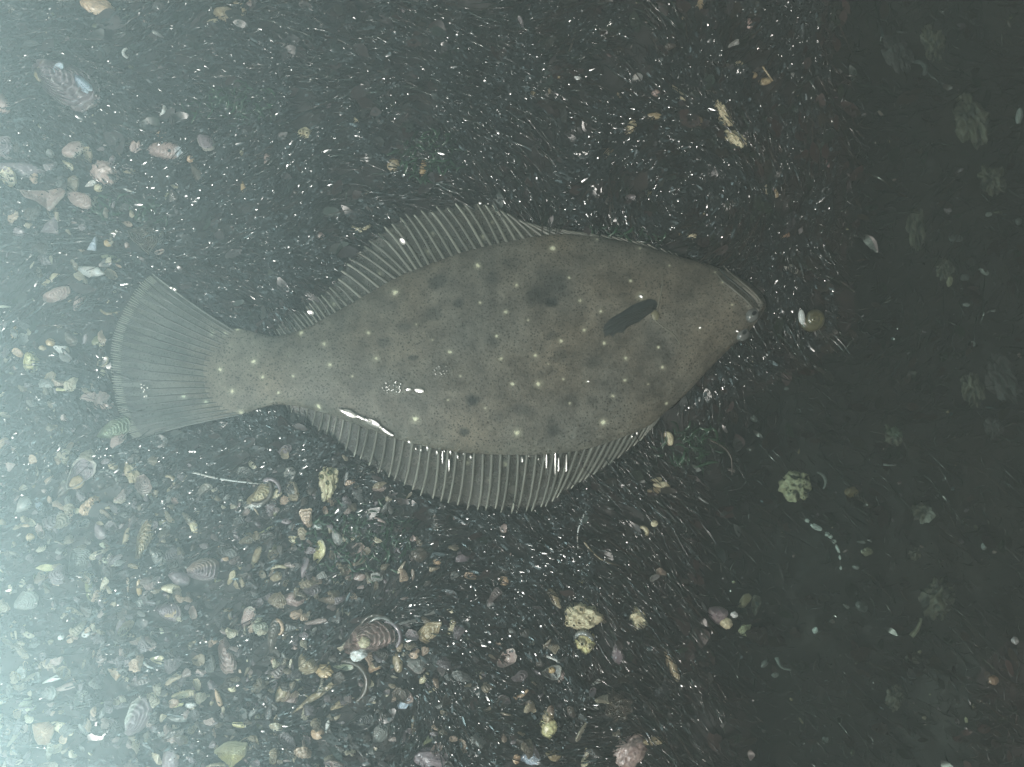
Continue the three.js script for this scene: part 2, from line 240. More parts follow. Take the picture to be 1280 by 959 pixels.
{ // pectoral fin: a dark folded paddle, its pale root by the gill cover
  const pts = [[754, 414], [756, 406], [764, 398], [776, 391], [790, 382], [804, 376], [814, 374], [821, 378], [819, 387], [808, 395], [798, 403], [786, 408], [778, 416], [771, 416], [766, 421], [761, 418], [757, 421]], o = spline([...pts, pts[0]], 60), pos = [], idx = [], c = [788, 397];
  for (let k = 0; k <= 5; k++) for (let i = 0; i < 60; i++) { const t = k / 5, px = lerp(c[0], o[i].x, t), py = lerp(c[1], o[i].y, t), w = ((px - 755) * 0.82 - (py - 413) * 0.55) , v = P(px, py, bodyTop(px, py) + 0.0006 + 0.0009 * (1 - t * t) + 0.00022 * Math.sin((px * 0.5 + py * 0.85) * 1.5)); pos.push(v.x, v.y, v.z); }
  for (let k = 0; k < 5; k++) for (let i = 0; i < 60; i++) { const p = k * 60 + i, q = k * 60 + (i + 1) % 60; idx.push(p, q, p + 60, q, q + 60, p + 60); }
  const pf = mesh('pectoral_fin', geom(pos, idx), M.dark, fish); tag(pf, 'dark folded side fin');
  for (let i = 0; i < 6; i++) { const l = []; for (let k = 0; k <= 8; k++) { const t = k / 8, px = lerp(816, 760 + i * 1.5, t), py = lerp(382 + i * 1.4, 404 + i * 2.6, t); l.push(P(px, py, bodyTop(px, py) + 0.0016)); } mesh('fin_ray', tube(l, l.map((_, k) => 0.0003 * (1 - k / 14)), 5), M.finEdge, pf); }
  const lobe = new THREE.SphereGeometry(1, 16, 10); lobe.scale(0.0026, 0.0012, 0.0034); const l = mesh('fin_root', lobe, std({ color: rgb(0.19, 0.165, 0.10), roughness: 0.4 }), fish); l.position.copy(P(819, 394, bodyTop(819, 394) + 0.0002)); l.rotation.y = 0.3;
}
{ // gill cover rim, mouth, lips and the two raised eyes on the same side
  const line = (pts, r, lift) => { const s = spline(pts, 24).map(p => P(p.x, p.y, bodyTop(p.x, p.y) + lift)); return tube(s, s.map((_, i) => r * (0.35 + 0.65 * Math.sin(Math.PI * (i + 1) / 26))), 6); };
  mesh('gill_cover', line(gill.map(([x, y]) => [x + 2, y]), 0.00055, 0.0001), std({ color: rgb(0.155, 0.14, 0.105), roughness: 0.45 }), fish);
  mesh('mouth', line(mouth, 0.0008, 0.0004), M.dark, fish);
  mesh('upper_lip', line(mouth.map(([x, y]) => [x + 4.5, y - 5]), 0.0009, 0.0000), M.lip, fish);
  mesh('lower_lip', line(mouth.map(([x, y]) => [x - 4, y + 5.5]), 0.0008, -0.0001), M.lip, fish);
  for (const [px, py, r] of [[940, 394, 0.0042], [928, 418, 0.0040]]) {
    const g = new THREE.SphereGeometry(r, 24, 16); g.scale(1.15, 0.85, 1);
    const e = mesh('eye', g, M.eye, fish); e.position.copy(P(px, py, bodyTop(px, py) - 0.0002)); e.rotation.y = 0.8;
    const q = new THREE.SphereGeometry(r * 0.46, 18, 12); q.scale(1.2, 0.6, 0.9); const pu = mesh('pupil', q, M.pupil, e); pu.position.set(0.0006, r * 0.60, -0.0002);
  }
  for (const [px, py] of [[921, 372], [926, 378]]) { const g = new THREE.TorusGeometry(0.0011, 0.0004, 6, 14); g.rotateX(Math.PI / 2); mesh('nostril', g, M.lip, fish).position.copy(P(px, py, bodyTop(px, py) + 0.0002)); }
}
{ // films of water caught on the skin: low domes in the skin's own tone, each lying square to the light's glance
  const half = new THREE.Vector3(0, 1, 0).add(SUN).normalize(), list = [], r = rng(91);
  const bead = (px, py, rad, stretch = 1, turn = 0, lift = 0.0006, h, cap = 0.16) => {
    const g = new THREE.SphereGeometry(1, 16, 5, 0, Math.PI * 2, 0, cap); g.translate(0, -Math.cos(cap), 0); g.scale(1 / Math.sin(cap), 1 / Math.sin(cap), 1 / Math.sin(cap)); g.scale(rad * stretch, rad, rad); g.rotateY(-turn);
    const base = h ?? (py > topEdge(px) && py < bottomEdge(px) ? bodyTop(px, py) : 0.0052), at = P(px, py, base + lift), view = new THREE.Vector3(0, EYE, 0).sub(at).normalize(), n = view.add(SUN).normalize(); n.x += (r() - 0.5) * 0.06; n.z += (r() - 0.5) * 0.06;
    g.applyQuaternion(new THREE.Quaternion().setFromUnitVectors(new THREE.Vector3(0, 1, 0), n.normalize())); g.translate(at.x, at.y, at.z); list.push(g);
  };
  bead(524, 488, 0.0014, 2.1, 0.12, 0.0006, undefined, 0.07); bead(511, 487, 0.0010, 1.6, -0.1, 0.0006, undefined, 0.07); for (let i = 0; i < 26; i++) bead(489 + 24 * (r() - 0.5), 484 + 14 * (r() - 0.5), 0.0005 + 0.0003 * r());
  for (let i = 0; i < 12; i++) bead(551 + 16 * (r() - 0.5), 463 + 12 * (r() - 0.5), 0.0004 + 0.0002 * r());
  for (let i = 0; i < 15; i++) { const t = i / 14, c = spline(fold, 14)[i]; bead(c.x, c.y, i === 2 || i === 8 ? 0.0021 : 0.0010, 2.2, 0.45, 0.0011, undefined, 0.09); }
  for (const [px, py, s, cap] of [[503, 302, 0.0018, 0.08], [388, 391, 0.0018, 0.08], [218, 362, 0.0012], [214, 360, 0.0009], [600, 254, 0.0009], [735, 477, 0.0007], [801, 371, 0.0012], [946, 388, 0.0012], [921, 414, 0.0008], [925, 417, 0.0006], [875, 410, 0.0008], [512, 553, 0.0012]]) bead(px, py, s, 1.3, r(), 0.0007, undefined, cap ?? 0.12);
  for (let i = 0; i < 10; i++) bead(180 + 8 * (r() - 0.5), 477 + 19 * r(), 0.0006 + 0.0003 * r(), 1, 0, 0.0012, 0.0052);
  for (const px of [519, 526, 535, 545, 554, 563, 571, 580, 588, 652, 661, 672, 682]) bead(px + 3 * (r() - 0.5), bottomEdge(px) + 1 + 6 * r(), 0.0005 + 0.0005 * r(), 1 + r(), 1.5, 0.0006, 0.0058);
  for (const [px, y0, y1] of [[553, 564, 580], [561, 574, 590], [683, 568, 586], [694, 566, 594], [698, 572, 590], [708, 568, 590], [790, 545, 548], [796, 540, 544]]) bead(px, (y0 + y1) / 2, 0.00075, Math.max(1.5, (y1 - y0) * 0.5 * MM / 0.00075), 1.6, 0.0011, 0.0058);
  for (const i of [2, 4, 5, 7, 9]) { const [a, b] = dorsalOut[i]; bead(a + 4, b + 4, 0.0006, 1, 0, 0.0008, 0.0042); }
  mesh('water_film', mergeGeometries(list), new THREE.MeshPhysicalMaterial({ color: rgb(0.14, 0.126, 0.098), roughness: 0.17, ior: 1.6, side: THREE.DoubleSide }), fish).userData.kind = 'stuff';
}
const fishOutline = [...spline(dorsalOut, 60).map(p => [p.x, p.y]), [890, 331], [925, 347], [950, 364], [958, 381], [945, 405], [912, 437], [858, 493], ...spline(analOut, 60).map(p => [p.x, p.y]).reverse(), [330, 510], [235, 541], [168, 551], [148, 511], [138, 446], [155, 387], [190, 342], [240, 370], [300, 410]];
const bodyPoly = [...[...Array(80)].map((_, i) => [258 + i * 8.75, topEdge(258 + i * 8.75)]), ...[...Array(80)].map((_, i) => [950 - i * 8.7, bottomEdge(950 - i * 8.7)])];
function inPoly(px, py, poly) { let c = false; for (let i = 0, j = poly.length - 1; i < poly.length; j = i++) { const [xi, yi] = poly[i], [xj, yj] = poly[j]; if (yi > py !== yj > py && px < (xj - xi) * (py - yi) / (yj - yi) + xi) c = !c; } return c; }
// ---------------------------------------------------------------- shells, stones and scraps
const C = {           // base and second colour, linear
  mauve: [[0.20, 0.15, 0.16], [0.10, 0.075, 0.085]], pink: [[0.34, 0.24, 0.21], [0.20, 0.13, 0.125]], cream: [[0.46, 0.40, 0.27], [0.27, 0.21, 0.13]], tan: [[0.29, 0.22, 0.13], [0.15, 0.105, 0.06]],
  brown: [[0.105, 0.075, 0.052], [0.05, 0.036, 0.026]], grey: [[0.20, 0.195, 0.18], [0.10, 0.095, 0.09]], blue: [[0.34, 0.39, 0.44], [0.22, 0.24, 0.30]], white: [[0.62, 0.59, 0.53], [0.36, 0.32, 0.28]],
  yellow: [[0.46, 0.41, 0.22], [0.27, 0.235, 0.115]], olive: [[0.20, 0.19, 0.085], [0.09, 0.095, 0.04]], amber: [[0.38, 0.255, 0.125], [0.22, 0.135, 0.066]], green: [[0.20, 0.22, 0.15], [0.12, 0.135, 0.085]], peach: [[0.44, 0.29, 0.18], [0.25, 0.15, 0.10]], dim: [[0.155, 0.132, 0.095], [0.052, 0.046, 0.036]], slate: [[0.085, 0.070, 0.066], [0.04, 0.036, 0.036]], black: [[0.030, 0.030, 0.030], [0.015, 0.015, 0.016]],
};
for (const k in C) if (!['dim', 'slate', 'black', 'brown', 'olive'].includes(k)) C[k] = C[k].map((c, i) => c.map(v => Math.min(0.78, v * (i ? 1.3 : 1.5))));
const wet = new THREE.MeshPhysicalMaterial({ vertexColors: true, roughness: 0.40, clearcoat: 0.5, clearcoatRoughness: 0.22, side: THREE.DoubleSide });
const glossy = new THREE.MeshPhysicalMaterial({ vertexColors: true, roughness: 0.28, clearcoat: 0.9, clearcoatRoughness: 0.14, side: THREE.DoubleSide });
const rough = std({ vertexColors: true, roughness: 0.58 });
const mixc = (a, b, t) => [lerp(a[0], b[0], t), lerp(a[1], b[1], t), lerp(a[2], b[2], t)];
// a valve on a polar grid. up: domed; cup: hollow side up; poly: outline points instead of an egg shape
function valve(L, W, H, pal, seed, o = {}) {
  const big = Math.max(L, W) > 0.016 && L < 0.5, R = big ? 56 : 24, S = big ? 84 : 46, pos = [], col = [], idx = [], a = L / 2, b = W / 2, r = rng(seed), irr = o.irr ?? 0.20, taper = o.taper ?? (0.25 + 0.25 * r()), um = o.um ?? 0.55, rings = o.rings ?? (5 + 5 * r()), ramp = o.ramp ?? 0.06, phase = r() * 9;
  const outline = w => {
    if (o.poly) {
      const dx = Math.cos(w), dz = Math.sin(w); let best = 1e9; const p = o.poly;
      for (let i = 0; i < p.length; i++) { const q = p[(i + 1) % p.length], ex = q[0] - p[i][0], ez = q[1] - p[i][1], det = dx * ez - dz * ex; if (Math.abs(det) < 1e-12) continue; const t = (p[i][0] * ez - p[i][1] * ex) / det, u = (p[i][0] * dz - p[i][1] * dx) / det; if (t > 0 && u >= -1e-6 && u <= 1.000001) best = Math.min(best, t); }
      const n = 1 + 0.05 * (fbm(w * 3 + seed, seed * 1.7, 7, 3) - 0.5); return [dx * best * n, dz * best * n];
    }
    const n = 1 + irr * 2.2 * (fbm(Math.cos(w) * 1.4 + seed * 3.1, Math.sin(w) * 1.4 + seed, 7, 3) - 0.5) + (o.wave ? o.wave * Math.sin(w * 9 + phase) : 0);
    return [a * Math.cos(w) * n, b * Math.sin(w) * (1 + taper * Math.cos(w)) / (1 + taper * 0.4) * n];
  };
  const out = [...Array(S)].map((_, k) => outline(k / S * Math.PI * 2)), cx = o.poly ? 0 : -a * um, th = o.th ?? 0.0007;
  const layer = (under) => {
    const start = pos.length / 3;
    for (let i = 0; i <= R; i++) for (let k = 0; k < S; k++) {
      const t = Math.max(0.02, i / R), x = lerp(cx, out[k][0], t), z = lerp(0, out[k][1], t), n = fbm(x / 0.0022 + seed, z / 0.0022, 3, 3), rp = Math.sin(t * rings * 6.283 + 2.5 * fbm(x / 0.004, z / 0.004 + seed, 4, 2)), rad = o.ribs ? Math.cos(k / S * 6.283 * o.ribs) * t : 0;
      let y = o.cup ? H * (Math.pow(t, 2.2) * 0.9 + 0.1) : o.flat ? H * (0.8 + 0.2 * (1 - t * t)) + (o.bend || 0) * x * x * 40 : H * Math.pow(Math.max(0, 1 - Math.pow(t, 2.1)), 0.72);
      y += H * (ramp * rp * (0.3 + t) + (o.lump ?? 0.2) * (n - 0.5) * 2 * (1 - 0.5 * t) + 0.05 * rad);
      if (under) y = (o.cup || o.flat) ? y - th : Math.min(y - th, -0.0006);
      pos.push(x, y, z);
      const band = 0.5 + 0.5 * rp, m = Math.min(1, Math.max(0, 0.25 + 0.45 * (fbm(x / 0.0045 + seed * 2, z / 0.0045, 5, 3) - 0.35) * 2 + 0.25 * band));
      let c = mixc(pal[0], pal[1], m); const rim = o.rim ? o.rim * sstep(0.8, 0.97, t) : 0.12 * sstep(0.85, 1, t), lightSpeck = Math.max(0, n - 0.62) * 1.6;
      c = mixc(c, o.rimc || [0.55, 0.50, 0.42], Math.min(0.9, rim + lightSpeck * (o.speck ?? 0.9)));
      if (o.end) c = mixc(c, o.endc || [0.50, 0.55, 0.60], o.end * sstep(a * 0.35, a * 0.6, x + 0.003 * (n - 0.5)));
      if (o.top) c = mixc(c, o.topc, o.top * sstep(0.1 * b, -0.25 * b, z + 0.003 * (n - 0.5)));
      col.push(...c);
    }
    return start;
  };
  const A = layer(false), B = layer(true);
  for (const [st, flip] of [[A, 0], [B, 1]]) for (let i = 0; i < R; i++) for (let k = 0; k < S; k++) { const p = st + i * S + k, q = st + i * S + (k + 1) % S; flip ? idx.push(p, p + S, q, q, p + S, q + S) : idx.push(p, q, p + S, q, q + S, p + S); }
  for (let k = 0; k < S; k++) { const p = A + R * S + k, q = A + R * S + (k + 1) % S, u = B + R * S + k, v = B + R * S + (k + 1) % S; idx.push(p, q, u, q, v, u); }
  return geom(pos, idx, { color: col });
}
function lump(L, W, H, pal, seed, o = {}) {
  let g = new THREE.IcosahedronGeometry(1, o.detail ?? 14); g.deleteAttribute('uv'); g.deleteAttribute('normal'); g = mergeVertices(g, 1e-4);
  const p = g.attributes.position, col = [], amp = o.amp ?? 0.28, fq = o.fq ?? 2.2;
  for (let i = 0; i < p.count; i++) {
    const x = p.getX(i), y = p.getY(i), z = p.getZ(i), n = fbm(x * fq + seed * 3.3 + y * 1.3, z * fq + y * 1.9 + seed, 11, 4), f = fbm(x * fq * 3.6 + seed + y * 3, z * fq * 3.6 - y * 2, 12, 3), pit = o.pits ? sstep(0.50, 0.36, fbm(x * 4.2 + seed, z * 4.2 + y * 2, 13, 2)) : 0;
    const s = 1 + amp * 2 * (n - 0.5) + amp * 0.7 * (f - 0.5) - 0.16 * pit;
    p.setXYZ(i, x * s * L / 2, Math.max(-0.25, y * s) * H, z * s * W / 2 * (1 + (o.taper || 0) * x));
    let c = mixc(pal[0], pal[1], Math.min(1, Math.max(0, 0.4 + 1.5 * (f - 0.5) + 0.9 * (0.5 - n)))); c = mixc(c, [0.020, 0.020, 0.016], pit * 0.92); if (o.top) c = mixc(c, o.topc, o.top * sstep(0.1, -0.4, z + 0.5 * (n - 0.5))); if (o.end) c = mixc(c, o.endc, o.end * sstep(0.1, 0.4, x + 0.6 * (n - 0.5))); col.push(...c);
  }
  g.setAttribute('color', new THREE.Float32BufferAttribute(col, 3)); g.computeVertexNormals(); return g;
}
function arcBand(L, W, H, pal, seed, o = {}) {       // a broken curved rim: length along x, sagitta o.sag
  const pts = [], rad = [], col = [], sag = (o.sag ?? 0.35) * L, r = rng(seed), n = 18;
  for (let i = 0; i <= n; i++) { const t = i / n * 2 - 1, w = t * (o.turn ?? 1.2), R = L / 2 / Math.sin(Math.min(1.5, o.turn ?? 1.2)); pts.push(new THREE.Vector3(R * Math.sin(w), H * (0.35 + 0.4 * (1 - t * t)) + 0.0003 * (r() - 0.5), R * (Math.cos(o.turn ?? 1.2) - Math.cos(w)) + sag * 0.3)); rad.push(W / 2 * (0.35 + 0.65 * Math.pow(Math.cos(t * 1.35), 0.6)) * (0.9 + 0.2 * r())); col.push(mixc(pal[0], pal[1], Math.min(1, 0.3 + 0.6 * r()))); }
  return tube(pts, rad, 8, col);
}
function leaf(L, W, H, pal, seed, o = {}) {          // a flat limp blade
  const pos = [], col = [], idx = [], n = 16, r = rng(seed), bendv = (r() - 0.5) * L * 0.25;
  for (let i = 0; i <= n; i++) { const t = i / n, w = W / 2 * Math.pow(Math.sin(Math.PI * Math.min(0.985, Math.max(0.03, t))), 0.7) * (0.85 + 0.3 * fbm(t * 5, seed, 21, 2)), x = (t - 0.5) * L, zc = bendv * Math.sin(t * Math.PI); for (let k = -2; k <= 2; k++) { const y = H * (0.5 + 0.5 * Math.sin(t * 3 + seed)) - Math.abs(k) * 0.0003 * (1 + Math.sin(t * 11 + seed)) + 0.0006 * (fbm(t * 6, k + seed, 22, 2) - 0.5); pos.push(x, y, zc + w * k / 2); const c = mixc(pal[0], pal[1], Math.min(1, Math.max(0, fbm(t * 8 + seed, k * 1.1, 23, 3) * 1.3 - 0.15 + (k === 0 ? 0.2 : 0)))); col.push(...c); } }
  for (let i = 0; i < n; i++) for (let k = 0; k < 4; k++) { const p = i * 5 + k; idx.push(p, p + 1, p + 5, p + 1, p + 6, p + 5); }
  return geom(pos, idx, { color: col });
}
function barnacle(r, pal, seed) {
  const g = new THREE.LatheGeometry([[0.25, 0.15], [0.42, 0.75], [0.5, 0.8], [0.62, 0.7], [0.82, 0.35], [1, -0.1]].map(([x, y]) => new THREE.Vector2(x * r, y * r)), 14), p = g.attributes.position, col = [];
  for (let i = 0; i < p.count; i++) { const w = Math.atan2(p.getZ(i), p.getX(i)), d = Math.hypot(p.getX(i), p.getZ(i)) / r, k = 1 + 0.12 * Math.cos(w * 6 + seed); p.setXYZ(i, p.getX(i) * k, p.getY(i), p.getZ(i) * k); col.push(...(d < 0.36 ? [0.03, 0.028, 0.024] : mixc(pal[0], pal[1], 0.5 + 0.5 * Math.cos(w * 6 + seed)))); }
  g.setAttribute('color', new THREE.Float32BufferAttribute(col, 3)); g.deleteAttribute('uv'); g.computeVertexNormals(); return g;
}
const taken = [];           // ellipses that the weed keeps off: px, py, half length, half width, angle
let seedCount = 100;
function settle(px, py, lift) { const g = P(px, py, 0); const y = Math.max(groundAt(g.x, g.z) + (lift ?? 0.0018), -0.04); return P(px, py, y); }
// kind, px, py, length and width in photo pixels, turn in degrees (clockwise in the photo), palette, label, options
const KIND = { valve: ['shell', 'shell'], cup: ['hollow_shell', 'shell'], oyster: ['oyster_shell', 'oyster shell'], frag: ['shell_fragment', 'shell fragment'], lump: ['pebble', 'pebble'], rock: ['rock', 'rock'], crust: ['barnacle_stone', 'barnacle stone'], arc: ['curved_fragment', 'shell fragment'], leaf: ['seaweed_blade', 'seaweed blade'], stick: ['plant_stem', 'plant stem'] };
const GROUP = 'shells, stones and scraps scattered among the weed';
function item(kind, px, py, l, w, turn, pal, label, o = {}) {
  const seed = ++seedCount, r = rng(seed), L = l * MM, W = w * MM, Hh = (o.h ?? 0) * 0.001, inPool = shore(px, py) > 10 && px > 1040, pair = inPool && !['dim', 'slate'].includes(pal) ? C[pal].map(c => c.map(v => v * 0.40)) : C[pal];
  const [name, category] = KIND[kind]; let g, m = o.gloss ? glossy : wet;
  const poly = o.poly && o.poly.map(([x, y]) => [(x - px) * MM, (y - py) * MM]);
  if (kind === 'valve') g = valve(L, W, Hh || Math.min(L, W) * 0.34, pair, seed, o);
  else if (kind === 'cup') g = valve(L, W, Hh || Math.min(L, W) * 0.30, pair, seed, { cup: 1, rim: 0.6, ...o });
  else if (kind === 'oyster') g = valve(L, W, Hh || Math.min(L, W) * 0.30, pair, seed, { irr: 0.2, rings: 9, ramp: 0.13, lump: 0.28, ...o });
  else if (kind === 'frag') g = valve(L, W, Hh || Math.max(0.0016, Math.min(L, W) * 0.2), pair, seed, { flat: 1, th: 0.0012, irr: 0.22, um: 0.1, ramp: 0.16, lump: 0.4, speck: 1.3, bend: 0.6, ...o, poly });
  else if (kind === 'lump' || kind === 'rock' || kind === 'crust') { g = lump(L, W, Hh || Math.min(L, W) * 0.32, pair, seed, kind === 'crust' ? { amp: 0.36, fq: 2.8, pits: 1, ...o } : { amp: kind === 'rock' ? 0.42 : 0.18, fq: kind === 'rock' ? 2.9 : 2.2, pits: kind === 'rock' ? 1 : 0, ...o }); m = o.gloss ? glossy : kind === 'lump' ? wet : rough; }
  else if (kind === 'arc') g = arcBand(L, W, Hh || 0.003, pair, seed, o);
  else if (kind === 'leaf') g = leaf(L, W, Hh || 0.0015, pair, seed, o);
  else if (kind === 'stick') { const pts = [], rad = [], col = [], b = (o.bow ?? 0.06) * L; for (let i = 0; i <= 14; i++) { const t = i / 14; pts.push(new THREE.Vector3((t - 0.5) * L, 0.0012 + (Hh || 0.001) * Math.sin(t * Math.PI) + 0.0004 * (vnoise(t * 9, seed, 3) - 0.5), b * Math.sin(t * Math.PI) + L * 0.02 * (vnoise(t * 5, seed, 4) - 0.5))); rad.push(W / 2 * (1 - 0.5 * t)); col.push(mixc(pair[0], pair[1], vnoise(t * 8, seed, 5))); } g = tube(pts, rad, 6, col); }
  const at = settle(px, py, o.lift ?? (kind === 'rock' ? 0.001 : px < 560 ? 0.0032 : 0.0024)); let root;
  if (o.kids) { root = thing(o.name || name, at, label, o.cat || category, GROUP); mesh(o.main || (kind === 'crust' ? 'stone' : 'shell'), g, m, root); o.kids(root, pair, seed); }
  else { root = mesh(o.name || name, g, m); root.position.copy(at); tag(root, label, o.cat || category, GROUP); }
  if (poly) turn = 0;
  root.rotation.set(((o.tx ?? (r() - 0.5) * (l > 60 ? 0.25 : 0.75))), -turn * Math.PI / 180, (o.tz ?? (r() - 0.5) * (l > 40 ? 0.2 : 0.6)), 'YXZ');
  if (kind !== 'stick' && kind !== 'leaf') taken.push([px, py, l / 2, w / 2, turn * Math.PI / 180]);
  return root;
}
const crusted = (list, pal) => (root, _, seed) => list.forEach(([x, z, y, r], i) => { const b = mesh('barnacle', barnacle(r * MM, C[pal], seed + i), rough, root); b.position.set(x * MM, y * MM, z * MM); b.rotation.set(z * 0.02, 0, -x * 0.02); });
const piece = (root, name, kind, dx, dz, l, w, turn, pal, y = 2, o = {}) => { const s = ++seedCount, L = l * MM, W = w * MM, g = kind === 'lump' ? lump(L, W, Math.min(L, W) * 0.4, C[pal], s, { detail: 8, ...o }) : kind === 'arc' ? arcBand(L, W, 0.002, C[pal], s, o) : valve(L, W, Math.min(L, W) * 0.3, C[pal], s, o); const m = mesh(name, g, o.gloss ? glossy : wet, root); m.position.set(dx * MM, y * 0.001, dz * MM); m.rotation.set(0.1, -turn * Math.PI / 180, 0.12); return m; };
// upper left
item('oyster', 82, 105, 96, 54, 28, 'mauve', 'large ridged oyster shell with glossy wet frills near the upper left corner', { gloss: 1, h: 9, rings: 10, ramp: 0.14, kids: (r) => { piece(r, 'frill', 'valve', 24, -8, 34, 16, 20, 'blue', 5, { gloss: 1, ramp: 0.2, irr: 0.3 }); piece(r, 'frill', 'valve', -28, 0, 26, 18, 70, 'tan', 5, { gloss: 1, ramp: 0.2, irr: 0.3 }); } });
item('frag', 73, 85, 17, 11, -40, 'blue', 'bluish grey chip lying on the large ridged oyster', { lift: 0.0095 });
item('lump', 122, 8, 42, 22, 14, 'peach', 'salmon pink stone at the top edge above the large ridged oyster');
item('arc', 160, 67, 11, 4, -90, 'white', 'tiny white arched shell right of the large ridged oyster', { turn: 1.4 });
item('valve', 3, 130, 26, 24, 80, 'pink', 'pale shell cut by the left edge level with the large oyster');
item('valve', 6, 184, 34, 30, 20, 'mauve', 'mauve rounded shell at the left edge below the large oyster');
item('arc', 205, 140, 13, 5, 100, 'white', 'small curled white shell above the oval pink shell', { turn: 1.3 });
item('valve', 92, 188, 29, 25, -20, 'pink', 'rounded pink shell with a pale arched back below the large oyster', { rim: 0.5 });
item('valve', 84, 206, 20, 9, 35, 'cream', 'tan shell sliver under the rounded pink shell');
item('lump', 131, 216, 32, 28, 10, 'pink', 'knobbly pinkish three-cornered lump beside a glossy chip', { amp: 0.4, fq: 2.8 });
item('frag', 114, 230, 16, 7, -25, 'white', 'glossy white chip against the knobbly pinkish lump', { gloss: 1 });
item('lump', 123, 235, 11, 10, 0, 'cream', 'cream bead just below the knobbly pinkish lump');
item('lump', 171, 182, 16, 18, 60, 'pink', 'pink and white double lump left of the oval pink shell', { amp: 0.36 });
item('valve', 210, 190, 50, 25, 8, 'pink', 'oval pink shell with a bluish white right end', { end: 0.9, taper: 0 });
item('lump', 201, 168, 14, 9, -10, 'peach', 'small peach scrap above the oval pink shell');
item('valve', 257, 178, 25, 20, 35, 'mauve', 'domed mauve shell with a pale right rim near the oval pink shell', { rim: 0.7 });
item('valve', 246, 217, 32, 14, 62, 'brown', 'long brownish shell with a pale stripe below the domed mauve shell', { ribs: 4, rim: 0.4 });
item('lump', 238, 199, 9, 9, 0, 'peach', 'little round peach pebble at the right tip of the oval pink shell');
{
  const root = item('frag', 62, 251, 54, 28, 0, 'pink', 'long broken pink shell with a deep notch in its lower edge', { h: 3.5, poly: [[31, 244], [48, 240], [62, 240], [82, 239], [90, 246], [84, 253], [74, 262], [65, 267], [57, 260], [46, 253], [36, 251]], kids: (r) => { const s = piece(r, 'broken_lobe', 'valve', 40, 2, 46, 20, 30, 'pink', 0.6, { flat: 1, th: 0.0014, um: 0.1 }); s.name = 'broken_lobe'; } });
}
item('valve', 24, 212, 66, 20, 8, 'mauve', 'long flat bluish mauve shell at the left edge above the notched shell', { ramp: 0.03 });
item('frag', 66, 284, 18, 24, 10, 'mauve', 'mauve triangular fragment under the notch of the long pink shell', { poly: [[73, 269], [73, 292], [52, 290], [58, 280]] });
item('lump', 24, 290, 18, 14, 0, 'mauve', 'dull mauve rounded pebble at the left edge below the notched shell');
item('frag', 117, 306, 14, 24, 0, 'blue', 'pale blue shard standing above the pointed pink fragment', { poly: [[122, 295], [122, 314], [110, 313], [114, 305]] });
item('leaf', 142, 291, 18, 9, -20, 'olive', 'olive scrap of weed right of the pale blue shard');
item('lump', 135, 304, 10, 9, 0, 'amber', 'small amber pebble right of the pale blue shard');
item('frag', 183, 300, 34, 40, 0, 'brown', 'brown triangular shell fragment above the tail fin', { poly: [[162, 293], [180, 281], [197, 290], [199, 306], [188, 321], [177, 311], [166, 302]] });
item('arc', 215, 247, 15, 5, -20, 'olive', 'olive curl above the brown triangular fragment', { turn: 1.4 });
item('valve', 219, 234, 17, 6, 28, 'cream', 'yellowish sliver above the olive curl');
item('stick', 164, 239, 18, 3, 20, 'white', 'thin white sliver left of the yellowish sliver');
item('frag', 116, 341, 42, 14, 0, 'white', 'pale pointed shell fragment with a pinkish left end left of the tail tip', { poly: [[94, 333], [106, 333], [124, 334], [135, 343], [113, 348], [106, 344]] });
item('leaf', 139, 323, 26, 10, 12, 'olive', 'olive leaf-like blade above the pale pointed fragment');
item('leaf', 63, 350, 28, 9, -30, 'cream', 'whitish leaf-like scrap left of the pale pointed fragment');
item('oyster', 70, 369, 38, 20, -16, 'pink', 'pinkish oval shell with a bumpy right end left of the tail fin');
item('valve', 98, 378, 24, 13, -70, 'pink', 'small upright pink shell beside the bumpy oval shell');
item('lump', 18, 416, 16, 9, -70, 'amber', 'brownish orange pebble near the left edge');
item('valve', 39, 451, 26, 20, 80, 'yellow', 'striped pale shell with two curved yellowish ridges near the left edge', { rings: 3, ramp: 0.25, rim: 0.5 });
item('lump', 63, 428, 11, 10, 0, 'amber', 'amber pebble touching a white angular fragment', { amp: 0.1 });
item('lump', 53, 435, 9, 6, 10, 'tan', 'tan grain left of the amber pebble');
item('frag', 78, 437, 22, 13, 20, 'white', 'white angular fragment with an orange corner right of the amber pebble', { end: 0.5, endc: [0.5, 0.3, 0.12] });
item('valve', 88, 423, 20, 16, 70, 'brown', 'thin reddish brown shell above the white angular fragment');
item('lump', 122, 426, 16, 13, -30, 'olive', 'greenish grey lump just left of the tail rim');
item('lump', 60, 486, 22, 13, 80, 'dim', 'dim knobbly lump below the striped pale shell', { amp: 0.4 });
item('stick', 79, 488, 14, 5, 0, 'yellow', 'short yellow green stick left of the round pale shell');
item('valve', 114, 496, 26, 16, -10, 'pink', 'round pale pink shell with a white upper rim left of the tail', { rim: 0.8, um: 0.2 });
item('lump', 134, 505, 18, 16, 0, 'pink', 'pinkish pebble half hidden by the lower tail rim', { lift: 0 });
item('arc', 138, 391, 24, 4, 186, 'tan', 'thin tan rim left of the upper tail', { turn: 0.7 });
